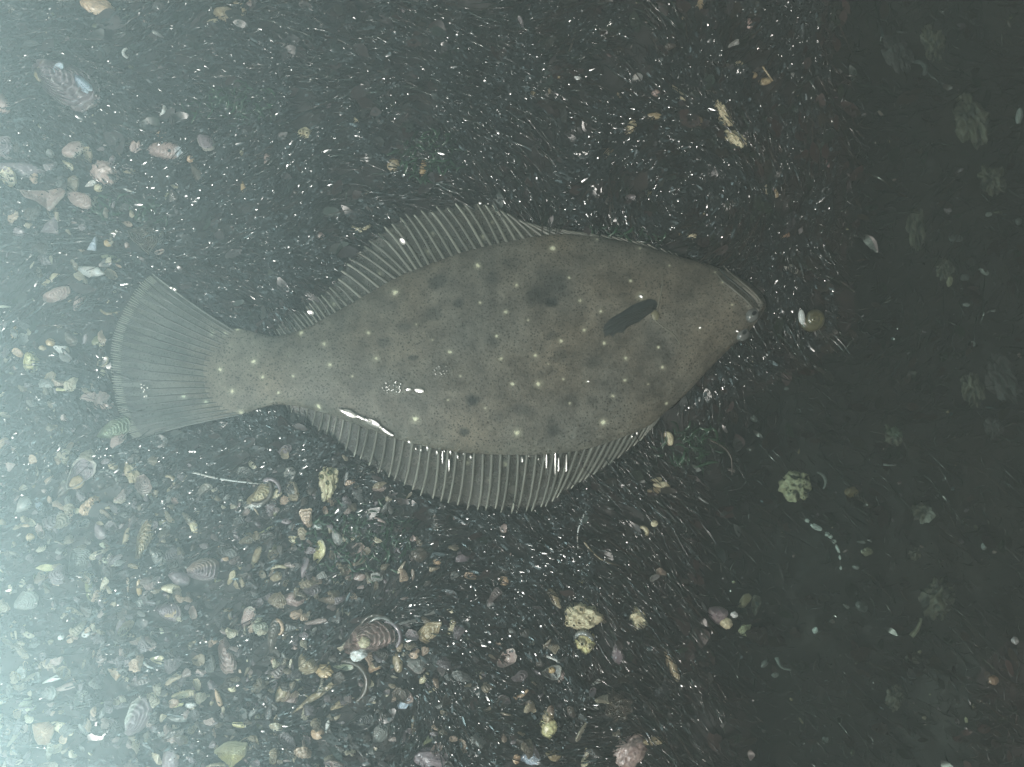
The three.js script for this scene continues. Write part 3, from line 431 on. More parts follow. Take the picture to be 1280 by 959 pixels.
// left, beside and below the tail
item('oyster', 142, 537, 42, 24, -24, 'green', 'mint and yellow oyster fragment at the lower tail corner', { h: 5 });
item('valve', 147, 551, 22, 18, -60, 'pink', 'small pink shell with a white rim tucked under the mint oyster fragment', { rim: 0.7, lift: 0.004 });
item('cup', 104, 591, 44, 30, -52, 'mauve', 'hollow translucent shell with an amber base below the mint oyster fragment', { h: 6, kids: (r) => piece(r, 'amber_base', 'valve', -14, 2, 20, 18, 20, 'amber', 1.5) });
item('valve', 79, 612, 28, 15, -62, 'brown', 'thin brown shell leaning left of the amber-based hollow shell', { rim: 0.3 });
item('lump', 141, 582, 13, 10, 30, 'tan', 'tan bump above a grey green arched rim');
item('arc', 136, 597, 30, 5, 20, 'grey', 'grey green arched rim right of the amber-based hollow shell', { turn: 1.35 });
item('lump', 167, 590, 30, 18, 70, 'tan', 'spiky mottled brown lump below the tail', { amp: 0.42, fq: 3 });
item('arc', 213, 600, 14, 5, 50, 'tan', 'tan hook-shaped rim right of the spiky mottled lump', { turn: 1.3 });
item('frag', 219, 625, 10, 13, 10, 'pink', 'small tan pink wedge under the hook-shaped rim');
item('lump', 112, 632, 30, 15, -48, 'peach', 'peach barnacled lump below the amber-based hollow shell', { name: 'barnacle_stone', cat: 'barnacle stone', amp: 0.34, fq: 3, kids: crusted([[-6, -1, 3, 4], [3, 1, 4, 4], [9, -2, 3, 3]], 'peach'), main: 'stone' });
item('arc', 139, 638, 14, 4, 30, 'tan', 'small tan rim right of the peach barnacled lump', { turn: 1.2 });
item('oyster', 125, 663, 24, 17, 70, 'mauve', 'purplish wet shell with a glossy lower end below the peach barnacled lump', { gloss: 1 });
item('valve', 29, 631, 24, 17, -50, 'grey', 'grey shell near the left edge beside a bluish glossy chip');
item('frag', 49, 631, 18, 9, 70, 'blue', 'bluish glossy chip right of the grey shell by the left edge', { gloss: 1 });
item('lump', 38, 672, 11, 10, 0, 'amber', 'orange tan pebble near the left edge below the bluish glossy chip');
item('valve', 32, 657, 13, 5, 0, 'peach', 'peach sliver above the orange tan pebble');
item('oyster', 180, 676, 54, 20, -68, 'tan', 'long mossy tan shell standing upright below the tail', { h: 6 });
item('valve', 157, 673, 26, 8, -72, 'tan', 'thin tan sliver left of the long mossy shell');
item('leaf', 60, 711, 28, 9, 4, 'yellow', 'yellow green blade near the left edge');
item('oyster', 100, 700, 36, 30, -60, 'grey', 'grey frilled ring-like shell left of the long mossy shell', { gloss: 1, cup: 1 });
item('valve', 197, 695, 26, 18, 50, 'grey', 'curved grey shell with white bands right of the long mossy shell', { rings: 4, ramp: 0.2, rim: 0.6 });
item('lump', 174, 735, 24, 7, 88, 'amber', 'slender orange spindle standing upright', { amp: 0.1 });
item('valve', 224, 722, 30, 20, 30, 'mauve', 'mauve arched shell behind a cream lens-shaped one');
item('valve', 213, 736, 26, 13, 4, 'cream', 'cream lens-shaped shell in front of the mauve arched shell', { lift: 0.004 });
item('oyster', 210, 763, 36, 24, 5, 'mauve', 'mauve ragged shell under an amber chip', { h: 4 });
item('frag', 215, 761, 16, 20, 0, 'amber', 'amber pointed chip on the mauve ragged shell', { lift: 0.0045, poly: [[216, 753], [223, 765], [219, 772], [207, 771], [210, 762]] });
item('lump', 130, 751, 8, 8, 0, 'tan', 'tiny tan round pebble left of the slender orange spindle');
item('valve', 149, 786, 26, 11, -65, 'mauve', 'pale lilac narrow shell below the tiny tan pebble', { rim: 0.4 });
item('valve', 33, 751, 34, 28, -30, 'grey', 'pale grey dome at the left edge below the yellow green blade');
item('lump', 112, 738, 30, 12, 78, 'olive', 'olive upright lump left of the tiny tan pebble');
item('lump', 107, 793, 11, 8, -20, 'white', 'small white pebble left of the lilac narrow shell', { amp: 0.1 });
item('lump', 76, 797, 8, 7, -30, 'white', 'smaller white grain nearer the left edge than the small white pebble', { amp: 0.1 });
// lower left corner
item('frag', 145, 842, 20, 16, 0, 'peach', 'cream pink heart-shaped fragment in the lower left', { poly: [[134, 836], [155, 836], [152, 844], [147, 851], [140, 844]] });
item('valve', 144, 827, 22, 8, 0, 'mauve', 'thin mauve shell just above the heart-shaped fragment');
item('valve', 85, 858, 34, 10, -12, 'pink', 'long pinkish shell, lower one of a stacked pair');
item('valve', 66, 849, 28, 7, -22, 'white', 'long whitish shell, upper one of a stacked pair');
item('cup', 198, 823, 18, 13, 10, 'cream', 'small cream cup shell next to a white splinter', { rim: 0.3 });
item('stick', 188, 831, 17, 4, 30, 'white', 'white splinter left of the small cream cup shell');
item('valve', 173, 893, 52, 34, -70, 'mauve', 'large grey mauve mussel shell with a white left rim at the bottom', { h: 7, top: 0.75, topc: [0.5, 0.5, 0.44], um: 0.6 });
item('frag', 58, 914, 36, 30, 0, 'peach', 'bent cream shell piece like a letter L in the lower left corner', { h: 3, poly: [[44, 903], [62, 901], [72, 905], [70, 915], [63, 929], [50, 929], [46, 918]], kids: (r) => piece(r, 'broken_arm', 'valve', 22, -6, 32, 16, 22, 'cream', 0.6, { flat: 1, um: 0.1 }) });
item('leaf', 130, 912, 24, 9, -50, 'olive', 'olive blade left of the large mussel shell');
item('frag', 229, 867, 32, 10, 0, 'cream', 'cream bar-shaped fragment right of the large mussel shell', { poly: [[214, 866], [228, 862], [244, 862], [244, 871], [220, 872]] });
item('lump', 221, 880, 17, 10, -5, 'yellow', 'yellow oval pebble under the cream bar', { amp: 0.1 });
item('lump', 238, 882, 14, 9, 0, 'white', 'whitish oval pebble right of the yellow one under the cream bar');
item('valve', 225, 898, 30, 12, 5, 'grey', 'dull grey shell below the two oval pebbles');
item('valve', 273, 873, 28, 7, 74, 'peach', 'peach spike-shaped splinter at the bottom left', { um: 0.9 });
item('lump', 299, 906, 18, 9, 5, 'yellow', 'flat yellow oval chip above the big cream triangle', { amp: 0.1 });
item('frag', 293, 938, 44, 38, 0, 'yellow', 'big cream yellow triangular shell with a grey upper band at the bottom edge', { h: 5, top: 0.45, topc: [0.30, 0.28, 0.24], poly: [[272, 930], [286, 921], [314, 920], [311, 935], [303, 945], [289, 959], [280, 944]] });
item('oyster', 283, 820, 46, 22, 78, 'pink', 'pinkish brown layered shell standing upright in the lower left', { rings: 5, ramp: 0.2 });
item('lump', 290, 860, 12, 10, 40, 'cream', 'small cream pebble below the layered pinkish shell');
item('valve', 213, 951, 32, 24, -70, 'mauve', 'pale mauve shell cut by the bottom edge');
item('leaf', 325, 903, 26, 10, 85, 'olive', 'wide olive blade right of the flat yellow chip');
item('leaf', 345, 908, 30, 8, 95, 'tan', 'narrow tan blade right of the wide olive one');
item('lump', 397, 917, 17, 15, -20, 'peach', 'pinkish block-shaped pebble near the bottom edge');
item('valve', 409, 909, 18, 6, -80, 'white', 'thin whitish sliver right of the block-shaped pebble');
item('lump', 405, 839, 22, 14, 10, 'amber', 'orange glossy lump below the tan ribbed shell', { gloss: 1, amp: 0.36, fq: 3 });
item('oyster', 383, 830, 28, 24, 60, 'tan', 'brown and yellow rough shell left of the orange glossy lump');
item('valve', 352, 866, 28, 16, -58, 'tan', 'tan pointed shell left of a pink bit', { um: 0.85 });
item('valve', 364, 875, 17, 9, 5, 'pink', 'pink bit between the tan pointed shell and the long strip');
item('valve', 397, 868, 78, 10, -36, 'tan', 'long tan shell strip running diagonally near the bottom', { um: 0.9, h: 3 });
item('valve', 310, 772, 34, 16, -60, 'pink', 'pink cupped shell with a pale edge leaning upward', { rim: 0.7 });
item('valve', 254, 711, 42, 30, -12, 'mauve', 'big rounded mauve mussel with a peach left rim', { h: 7, top: 0.5, topc: [0.42, 0.28, 0.19] });
item('frag', 290, 722, 20, 8, -65, 'cream', 'pale slab leaning on a tan slab right of the rounded mussel');
item('frag', 300, 729, 16, 16, -40, 'tan', 'tan slab right of the pale slab');
item('arc', 350, 709, 22, 5, 0, 'cream', 'cream crescent above a tan half disc', { turn: 0.6 });
item('valve', 345, 721, 17, 13, -25, 'tan', 'tan half disc below the cream crescent');
item('valve', 381, 709, 27, 11, -76, 'mauve', 'narrow upright mauve shell right of the cream crescent');
item('lump', 367, 673, 14, 13, 30, 'cream', 'cream pebble with a dark centre above the narrow mauve shell', { pits: 1 });
item('cup', 402, 689, 34, 19, -65, 'yellow', 'yellow green glossy shell chunk left of the green weed', { gloss: 1 });
item('valve', 421, 670, 24, 13, 70, 'grey', 'folded grey tan shell right of the yellow green chunk');
item('stick', 331, 664, 27, 6, -32, 'yellow', 'yellow orange stick below the cream oyster cluster');
item('valve', 340, 689, 20, 9, -62, 'olive', 'leaf-shaped olive shell below the yellow orange stick');
item('oyster', 320, 697, 30, 10, -68, 'tan', 'ragged tan strip left of the leaf-shaped shell', { gloss: 1 });
item('valve', 279, 692, 24, 8, 62, 'peach', 'peach and white splinter above the pale slab');
item('lump', 242, 658, 18, 10, 70, 'cream', 'cream bean-shaped pebble below the tail');
item('oyster', 330, 617, 48, 26, -26, 'cream', 'cream oyster cluster with a dark curled rim below the tail root', { h: 6, kids: (r) => { piece(r, 'curled_rim', 'arc', 2, -2, 34, 6, 155, 'brown', 4.5, { turn: 1.3 }); piece(r, 'curled_rim', 'arc', 18, -6, 24, 5, 60, 'mauve', 4, { turn: 1.3 }); piece(r, 'white_flake', 'valve', -18, 8, 22, 11, 10, 'white', 2.5); piece(r, 'white_flake', 'valve', 14, 8, 18, 11, -30, 'cream', 2.5); } });
item('crust', 410, 604, 46, 25, 98, 'cream', 'spotted olive and cream cone pointing down below the anal fin', { taper: -0.45, pits: 0, end: 0, top: 0.2, topc: [0.2, 0.2, 0.06], kids: crusted([[-14, -4, 5, 4], [-8, 5, 6, 4], [-16, 4, 5, 3], [-2, -4, 6, 4]], 'olive') });
item('lump', 397, 658, 12, 9, -20, 'white', 'small whitish pebble above the yellow green chunk');
item('lump', 358, 652, 12, 7, 0, 'mauve', 'small mauve pebble right of the yellow orange stick');
item('valve', 341, 795, 44, 15, -82, 'brown', 'long brown pink shell standing upright beside a pale hook');
item('arc', 349, 783, 20, 5, 80, 'peach', 'pale hook at the top of the long brown pink shell', { turn: 1.1 });
item('oyster', 366, 748, 28, 22, 10, 'pink', 'dull pink ribbed shell in the lower left weed', { ribs: 7, lump: 0.2 });
item('frag', 255, 612, 26, 14, -35, 'dim', 'dim grey arched fragment left of the cream oyster cluster');
// bottom middle
item('oyster', 462, 796, 68, 46, -26, 'pink', 'large pink and white encrusted oyster with wavy frills in the bottom middle', { h: 10, lump: 0.34, speck: 1.6, kids: (r) => { piece(r, 'frill', 'arc', 22, -12, 30, 5, 20, 'grey', 4, { turn: 1, gloss: 1 }); piece(r, 'frill', 'arc', 14, -19, 32, 5, 5, 'brown', 4, { turn: 0.9, gloss: 1 }); piece(r, 'frill', 'arc', 30, 8, 34, 6, 90, 'mauve', 3, { turn: 1.2, gloss: 1 }); piece(r, 'encrustation', 'lump', -18, 12, 22, 17, 10, 'white', 7); piece(r, 'encrustation', 'lump', -4, 2, 15, 13, 10, 'cream', 10); } });
item('frag', 537, 789, 32, 30, 0, 'tan', 'tan wedge-shaped fragment with pale bands right of the large pink oyster', { rings: 3, ramp: 0.1, poly: [[521, 788], [535, 774], [554, 772], [548, 789], [534, 805], [525, 797]] });
item('valve', 564, 786, 22, 11, -78, 'cream', 'small mottled cream shell right of the tan wedge');
item('lump', 518, 672, 12, 10, -20, 'pink', 'small pinkish white lump in the green weed');
item('lump', 546, 703, 10, 9, 0, 'peach', 'peach pebble left of the pinkish grey fan');
item('valve', 578, 697, 22, 18, -30, 'mauve', 'pinkish grey fan-shaped shell below the anal fin', { ribs: 6 });
item('leaf', 545, 656, 28, 9, 85, 'brown', 'brown wet strip hanging below the anal fin');
item('lump', 630, 726, 13, 12, 0, 'peach', 'creamy pink pebble with a dark strip above it');
item('valve', 628, 714, 13, 6, 0, 'dim', 'dim sliver above the creamy pink pebble');
item('lump', 524, 692, 22, 20, 0, 'brown', 'dull brown stone beside the peach pebble');
item('valve', 449, 722, 16, 10, -10, 'pink', 'pinkish glossy bit below the green weed', { gloss: 1 });
item('valve', 564, 764, 13, 6, 25, 'cream', 'thin cream chip above the small mottled shell');
item('valve', 538, 766, 18, 7, -15, 'grey', 'grey sliver above the tan wedge');
item('arc', 441, 848, 54, 9, 70, 'brown', 'curled brown shell rim like a hoop below the large pink oyster', { turn: 1.4, h: 6 });
item('cup', 430, 833, 26, 9, 4, 'green', 'narrow green hollow shell at the top of the brown hoop', { rim: 0.8 });
item('frag', 468, 834, 22, 15, 0, 'peach', 'mint and orange triangular chip below the large pink oyster', { top: 0.3, topc: [0.24, 0.32, 0.2], poly: [[459, 842], [462, 830], [472, 826], [481, 832], [469, 838]] });
item('valve', 497, 829, 26, 13, 85, 'tan', 'upright tan oval shell right of the mint and orange chip', { taper: 0 });
item('valve', 521, 830, 26, 24, 20, 'grey', 'domed grey shell with a pink right rim', { rim: 0.4, rimc: [0.4, 0.26, 0.22], ribs: 8 });
item('valve', 530, 848, 17, 9, -52, 'cream', 'small cream oval below the domed grey shell', { taper: 0 });
item('valve', 542, 862, 16, 6, -30, 'cream', 'narrow cream chip below the small cream oval');
item('oyster', 452, 900, 36, 22, -20, 'black', 'black wet swirl of shell with bright highlights', { gloss: 1, cup: 1 });
item('oyster', 476, 917, 26, 22, -50, 'grey', 'grey frilled wet shell below the black swirl', { gloss: 1, ramp: 0.24 });
item('oyster', 506, 880, 22, 14, -30, 'blue', 'glossy bluish white flake right of the black swirl', { gloss: 1 });
item('leaf', 549, 918, 46, 11, -32, 'olive', 'olive yellow blade slanting near the bottom edge', {});
item('valve', 424, 881, 26, 10, -26, 'tan', 'tan brown curved shell left of the black swirl');
item('lump', 540, 948, 48, 24, 5, 'mauve', 'pale brown rounded lump at the bottom edge', { amp: 0.2 });
item('leaf', 514, 908, 28, 6, -80, 'tan', 'thin tan blade beside the grey frilled shell');
item('valve', 693, 747, 28, 12, 62, 'tan', 'tan oval shell with a pale upper edge beside the barnacle cluster', { taper: 0, rim: 0.4 });
item('crust', 727, 770, 46, 34, -10, 'cream', 'lumpy cream barnacle-covered stone, biggest of the bottom middle', { h: 8, amp: 0.4, pits: 0, kids: crusted([[-12, 2, 10, 6], [2, -6, 13, 6], [10, 4, 11, 6], [-3, 8, 11, 5], [16, -4, 8, 5], [-18, 6, 5, 5]], 'cream') });
item('crust', 732, 804, 28, 24, 80, 'yellow', 'cream yellow pointed barnacle clump with a grey cap', { taper: -0.4, pits: 0, kids: (r) => { crusted([[-4, 3, 8, 5], [2, -5, 8, 4]], 'cream')(r, 0, 1); piece(r, 'grey_cap', 'arc', -11, 0, 22, 7, -80, 'grey', 3, { turn: 1.3, gloss: 1 }); } });
item('crust', 798, 773, 30, 20, 70, 'cream', 'lumpy cream teardrop right of the barnacle-covered stone', { pits: 0, taper: 0.3 });
item('lump', 726, 728, 10, 6, -30, 'yellow', 'yellow chip above the barnacle-covered stone');
item('lump', 733, 747, 7, 6, 70, 'cream', 'tiny cream grain just above the barnacle-covered stone');
item('arc', 804, 663, 13, 6, 60, 'cream', 'cream curl in the dark weed right of the anal fin', { turn: 1.2 });
item('lump', 818, 655, 9, 8, 0, 'cream', 'tiny cream grain right of the cream curl');
item('valve', 820, 600, 16, 8, -5, 'cream', 'three stacked cream flakes in the dark weed below the head', { kids: (r) => { piece(r, 'flake', 'valve', 6, 7, 24, 9, 8, 'cream', 1.2); piece(r, 'flake', 'valve', -5, 13, 20, 10, 2, 'tan', 0.8); }, main: 'flake' });
item('lump', 836, 548, 19, 12, 72, 'cream', 'smooth cream oval pebble below the head', { amp: 0.1 });
item('cup', 635, 823, 30, 20, -35, 'pink', 'pinkish shell with a curled rim in the bottom middle', { rim: 0.3 });
item('lump', 665, 803, 9, 8, 0, 'cream', 'tiny cream bead left of the pointed barnacle clump', { amp: 0.08 });
item('cup', 690, 838, 24, 24, 0, 'grey', 'grey ring-shaped shell holding an amber bead', { rim: 0.3, kids: (r) => piece(r, 'amber_bead', 'lump', 0, -3, 8, 8, 0, 'amber', 2) });
item('arc', 689, 821, 26, 5, 15, 'white', 'white curved splinter above the grey ring-shaped shell', { turn: 0.6 });
item('valve', 701, 846, 18, 11, -75, 'pink', 'pinkish grey oval right of the grey ring-shaped shell');
item('stick', 652, 867, 22, 7, -36, 'peach', 'orange cream twig-like scrap in the bottom middle');
item('lump', 685, 910, 28, 22, 92, 'yellow', 'cream yellow bud-shaped lump with a round top', { taper: -0.25, amp: 0.12, kids: (r) => piece(r, 'round_top', 'lump', -17, 0, 15, 15, 0, 'tan', 1.5), main: 'base' });
item('valve', 772, 818, 24, 17, 80, 'mauve', 'mauve brown oval shell right of the pointed barnacle clump');
item('valve', 750, 851, 24, 6, -22, 'white', 'white glossy sliver below the pointed barnacle clump', { gloss: 1 });
item('valve', 740, 884, 20, 7, 5, 'grey', 'short grey bar below the white glossy sliver', { gloss: 1 });
item('oyster', 772, 880, 40, 36, 60, 'brown', 'crumpled brown leathery mass with wet highlights at the bottom', { gloss: 1, lump: 0.5, wave: 0.1 });
item('lump', 788, 938, 46, 36, -30, 'pink', 'large pinkish cream lump with a tan strap at the bottom edge', { h: 8, amp: 0.26, kids: (r) => { const s = piece(r, 'tan_strap', 'valve', 28, 2, 40, 11, 22, 'tan', 3); s.name = 'tan_strap'; }, main: 'stone' });
item('oyster', 662, 948, 28, 17, 0, 'blue', 'glossy bluish white knob at the bottom edge', { gloss: 1, ramp: 0.25 });
item('lump', 646, 949, 10, 14, 0, 'peach', 'peach bit left of the glossy bluish knob');
item('valve', 692, 945, 20, 16, 20, 'tan', 'folded tan shell right of the glossy bluish knob');
item('lump', 731, 954, 18, 10, 95, 'cream', 'yellow cream stub at the bottom edge');
item('oyster', 838, 828, 48, 13, 68, 'tan', 'narrow cream brown strip upright at the bottom right of the weed');
item('oyster', 828, 862, 28, 20, -30, 'black', 'glossy black crumple left of the narrow strip foot', { gloss: 1, wave: 0.12 });
// right, by and in the pool
item('crust', 995, 608, 42, 40, 10, 'cream', 'round pale stone with dark holes in the pool', { h: 8, amp: 0.2, kids: crusted([[-10, 4, 12, 4], [8, 10, 11, 4], [4, -9, 12, 4]], 'cream') });
item('lump', 1064, 615, 18, 13, 0, 'amber', 'yellow brown lump right of the round holed stone', { amp: 0.32, lift: 0.006 });
{ // a curved string of pale beads
  const root = thing('bead_string', settle(1030, 672, 0.004), 'curved string of pale beads lying in the pool below the holed stone', 'bead string', GROUP), o = root.position;
  for (const [px, py, l, w, t] of [[1009, 651, 6, 5, 20], [1020, 659, 16, 7, 28], [1034, 668, 6, 6, 0], [1038, 671, 5, 6, 40], [1043, 677, 5, 5, 0], [1047, 686, 11, 4, 65], [1050, 697, 6, 3, 85], [1051, 710, 5, 3, 90]]) { const b = mesh('bead', lump(l * MM, w * MM, w * MM * 0.45, C.white, ++seedCount, { detail: 6 }), wet, root), p = P(px, py, o.y); b.position.set(p.x - o.x, 0, p.z - o.z); b.rotation.y = -t * Math.PI / 180; }
  const pts = [[1002, 640], [1009, 651], [1024, 660], [1038, 671], [1046, 684], [1050, 698], [1051, 716]].map(([x, y]) => P(x, y, o.y).sub(o)); mesh('thread', tube(pts, pts.map(() => 0.00022), 5), M.lip, root);
}
item('oyster', 930, 752, 26, 14, -58, 'tan', 'speckled broken shell remains, left half', { speck: 1.4 });
item('oyster', 945, 757, 28, 13, -80, 'dim', 'speckled broken shell remains, right half', { speck: 1.6 });
item('valve', 897, 768, 28, 24, 30, 'mauve', 'dull mauve shell with a cream crust on its right', { kids: (r) => { piece(r, 'crust', 'lump', 14, 4, 16, 14, 0, 'cream', 2); piece(r, 'crust', 'lump', 18, -10, 9, 8, 0, 'white', 2); } });
item('lump', 932, 788, 20, 14, 5, 'cream', 'cream lump right of the mauve crusted shell', { amp: 0.34 });
item('stick', 979, 829, 24, 5, 40, 'grey', 'pale crooked twig in the bottom of the pool', { bow: 0.2, lift: 0.004 });
item('lump', 969, 844, 10, 7, 0, 'grey', 'grey grain left of the pale crooked twig', { lift: 0.004 });
item('lump', 1019, 788, 7, 9, 0, 'white', 'pale round grain above the pale crooked twig', { lift: 0.004 });
item('lump', 1077, 758, 20, 14, 30, 'grey', 'pale grey pebble in the pool with a bright left bump', { lift: 0.004 });
item('valve', 1058, 758, 9, 4, 35, 'white', 'bright sliver left of the pale grey pebble', { lift: 0.005 });
item('rock', 1118, 546, 20, 24, 10, 'dim', 'squarish grey stone in the middle of the pool', { lift: 0.004, top: 0.5, topc: [0.07, 0.12, 0.07] });
item('rock', 1153, 641, 28, 24, 30, 'dim', 'brownish stone with a white right tip in the pool', { lift: 0.004, end: 0.7, endc: [0.42, 0.40, 0.36] });
item('lump', 1084, 690, 14, 11, 0, 'cream', 'cream mottled pebble below the yellow brown lump', { lift: 0.005, amp: 0.36 });
item('valve', 1077, 678, 11, 4, 5, 'white', 'thin white sliver above the cream mottled pebble', { lift: 0.005 });
item('lump', 1070, 709, 9, 6, 10, 'white', 'white grain below the cream mottled pebble', { lift: 0.005 });
item('rock', 1144, 692, 16, 16, 0, 'dim', 'faint wedge-shaped stone below the brownish stone');
item('rock', 1172, 748, 42, 58, 10, 'dim', 'broad dim rock with pale streaks in the lower part of the pool');
item('stick', 1145, 784, 26, 7, -62, 'cream', 'pale stick leaning at the broad dim rock', { lift: 0.005 });
item('rock', 1143, 822, 22, 14, 5, 'dim', 'low grey stone below the pale stick');
item('rock', 1118, 872, 20, 34, 10, 'dim', 'brown upright stone low in the pool');
item('lump', 1230, 683, 7, 9, 0, 'white', 'pale round bead on the right side of the pool', { lift: 0.006 });
item('lump', 1242, 850, 13, 12, 0, 'peach', 'orange cream pebble in the lower right corner', { lift: 0.005 });
item('lump', 1269, 801, 9, 9, 0, 'white', 'pale bead at the right edge above the orange cream pebble', { lift: 0.005 });
item('rock', 1214, 152, 40, 66, -14, 'dim', 'long pale olive rock in the upper right of the pool', { h: 10, lift: 0.004 });
item('rock', 1240, 226, 34, 40, -30, 'dim', 'pale rock tapering to the lower right below the long olive rock', { lift: 0.004 });
item('rock', 1145, 281, 22, 74, 3, 'dim', 'narrow upright rock with pale rim in the pool right of the head', { lift: 0.003, amp: 0.3 });
item('rock', 1166, 55, 28, 46, -15, 'dim', 'pale dim rock near the top of the pool', { lift: 0.003 });
item('rock', 1122, 68, 34, 54, -25, 'slate', 'brown dim rock left of the pale dim rock at the top');
item('arc', 1150, 86, 22, 6, 60, 'grey', 'pale curved rim between the two dim rocks at the top', { lift: 0.005 });
item('rock', 1216, 486, 26, 44, -15, 'dim', 'olive grey rock low on the right of the pool', { lift: 0.004 });
item('rock', 1250, 470, 36, 70, -20, 'slate', 'large mauve grey rock at the right edge of the pool');
item('rock', 1180, 336, 20, 26, 0, 'dim', 'squarish grey rock right of the narrow upright rock', { lift: 0.004 });
item('lump', 1187, 352, 8, 14, 0, 'cream', 'cream hook-like bit below the squarish grey rock', { lift: 0.005 });
item('lump', 1206, 347, 12, 9, 0, 'grey', 'small grey pebble right of the squarish grey rock', { lift: 0.005 });
item('valve', 1230, 339, 14, 7, 35, 'white', 'pale wedge chip right of the small grey pebble', { lift: 0.006 });
item('lump', 1208, 381, 9, 5, 0, 'white', 'bright oval grain below the small grey pebble', { lift: 0.006 });
item('lump', 1274, 145, 9, 20, 0, 'white', 'pale pebble cut by the right edge near the top', { lift: 0.006 });
item('lump', 1195, 298, 18, 11, 0, 'grey', 'faint round pebble below the pale tapering rock', { lift: 0.004 });
item('lump', 1236, 268, 10, 6, 0, 'white', 'small bright pebble just under the pale tapering rock', { lift: 0.006 });
item('lump', 1273, 277, 10, 9, 0, 'grey', 'grey pebble near the right edge beside the tapering rock', { lift: 0.006 });
item('lump', 1216, 430, 7, 8, 0, 'white', 'pale speck of stone above the olive grey rock', { lift: 0.006 });
item('rock', 1242, 535, 22, 28, -20, 'slate', 'dim stone under the large mauve grey rock', { lift: 0.004 });
// upper weed
item('oyster', 281, 18, 30, 22, 15, 'tan', 'curled tan shell with a pale crest at the top left', { lift: 0.003 });
item('arc', 299, 14, 24, 6, 70, 'tan', 'tan rim right of the curled shell at the top left', { turn: 1.3 });
item('valve', 266, 27, 13, 8, 0, 'cream', 'small cream shell left of the curled tan shell');
item('crust', 382, 168, 20, 16, 0, 'cream', 'flower-like cream barnacle clump in the upper weed', { kids: crusted([[-4, -1, 5, 4], [4, 1, 5, 4], [0, 4, 4, 3]], 'cream') });
item('valve', 333, 199, 14, 8, -70, 'pink', 'tiny pinkish shell below the flower-like barnacle clump');
item('valve', 304, 234, 18, 8, 75, 'amber', 'amber sliver left of the dorsal fin in the upper weed');
item('lump', 400, 295, 12, 9, 10, 'pink', 'tiny pinkish white scrap left of the dorsal fin rim');
item('lump', 492, 207, 16, 17, 0, 'tan', 'dull tan pebble left of an orange one above the dorsal fin');
item('lump', 529, 210, 20, 9, -82, 'amber', 'orange tan pebble above the dorsal fin');
item('leaf', 446, 157, 20, 8, 75, 'cream', 'whitish blade in the upper weed above the dorsal fin');
item('arc', 452, 285, 22, 6, 175, 'cream', 'cream curl touching the dorsal fin rim', { turn: 1.1 });
item('leaf', 694, 90, 22, 10, 50, 'tan', 'brownish pink strip in the upper middle weed');
item('crust', 787, 161, 24, 13, -60, 'cream', 'irregular cream barnacle lump in the upper right weed', { pits: 0 });
item('lump', 818, 146, 18, 10, 0, 'tan', 'tan lump with a bright underside right of the irregular cream lump');
item('lump', 759, 191, 17, 14, -30, 'tan', 'dull tan pebble above the head of the fish');
item('lump', 666, 117, 12, 8, 80, 'tan', 'small tan grain in the upper middle weed');
item('lump', 811, 242, 10, 7, -75, 'yellow', 'yellow cream grain above the gill cover');
item('stick', 716, 48, 38, 3, -78, 'brown', 'long brown stem near the top middle');
item('oyster', 795, 98, 16, 12, -20, 'white', 'glossy white crumple near the top middle', { gloss: 1 });
item('valve', 722, 97, 10, 8, 0, 'white', 'small glossy white chip left of the white crumple', { gloss: 1 });
item('oyster', 875, 5, 28, 14, -75, 'tan', 'tan shell at the top edge right of the middle');
item('lump', 936, 29, 16, 9, 70, 'pink', 'pinkish tan pebble near the top right of the weed');
item('oyster', 848, 117, 28, 10, 62, 'cream', 'slim cream shard, left of three in the upper right weed');
item('lump', 873, 152, 17, 11, 70, 'tan', 'tan stub at the foot of the slim cream shard');
item('lump', 820, 117, 11, 9, 0, 'pink', 'dull pink pebble left of the slim cream shard');
item('crust', 903, 142, 36, 15, 55, 'cream', 'upper slab of a cracked cream shell in the upper right weed', { pits: 0 });
item('crust', 918, 174, 32, 18, 42, 'cream', 'lower slab of a cracked cream shell in the upper right weed', { pits: 0 });
item('lump', 941, 94, 12, 9, 0, 'tan', 'tan pebble above a long pale twig end');
item('lump', 956, 102, 16, 10, -10, 'tan', 'tan white lump right of the small tan pebble');
item('lump', 910, 84, 9, 9, 0, 'dim', 'dim pebble, left one of a pair near the top right');
item('lump', 924, 80, 10, 8, 20, 'cream', 'cream pebble, right one of a pair near the top right');
item('valve', 888, 117, 18, 10, 20, 'dim', 'greenish grey fold above the upper cream slab');
item('stick', 959, 93, 22, 3, 52, 'tan', 'pale twig lying over the tan white lump', { lift: 0.004 });
item('lump', 964, 152, 12, 7, 60, 'white', 'small white grain right of the lower cream slab');
item('valve', 958, 236, 16, 9, 60, 'cream', 'cream scrap above the snout beside a tan one');
item('valve', 970, 241, 12, 8, 80, 'tan', 'tan scrap right of the cream scrap above the snout');
item('oyster', 982, 294, 20, 13, 75, 'peach', 'brown orange shell bit up and right of the snout');
item('lump', 864, 295, 15, 8, 0, 'cream', 'cream pebble at the upper edge of the head');
item('valve', 980, 337, 15, 8, -75, 'white', 'whitish shell sliver right of the snout', {});
item('cup', 990, 337, 14, 11, 30, 'grey', 'grey folded shell right of the whitish sliver');
item('stick', 880, 262, 15, 4, -75, 'cream', 'short pale stick above the head');
item('stick', 287, 598, 96, 3, 10, 'white', 'long thin pale straw lying left of the cream oyster cluster', { lift: 0.004, bow: 0.02 });
item('stick', 752, 692, 52, 2.4, 34, 'tan', 'fine curved stem lying in the dark weed below the anal fin', { lift: 0.004, bow: 0.1 });
item('stick', 729, 660, 54, 2.6, 106, 'white', 'fine wet strand hanging from the anal fin', { lift: 0.003, bow: 0.12 });
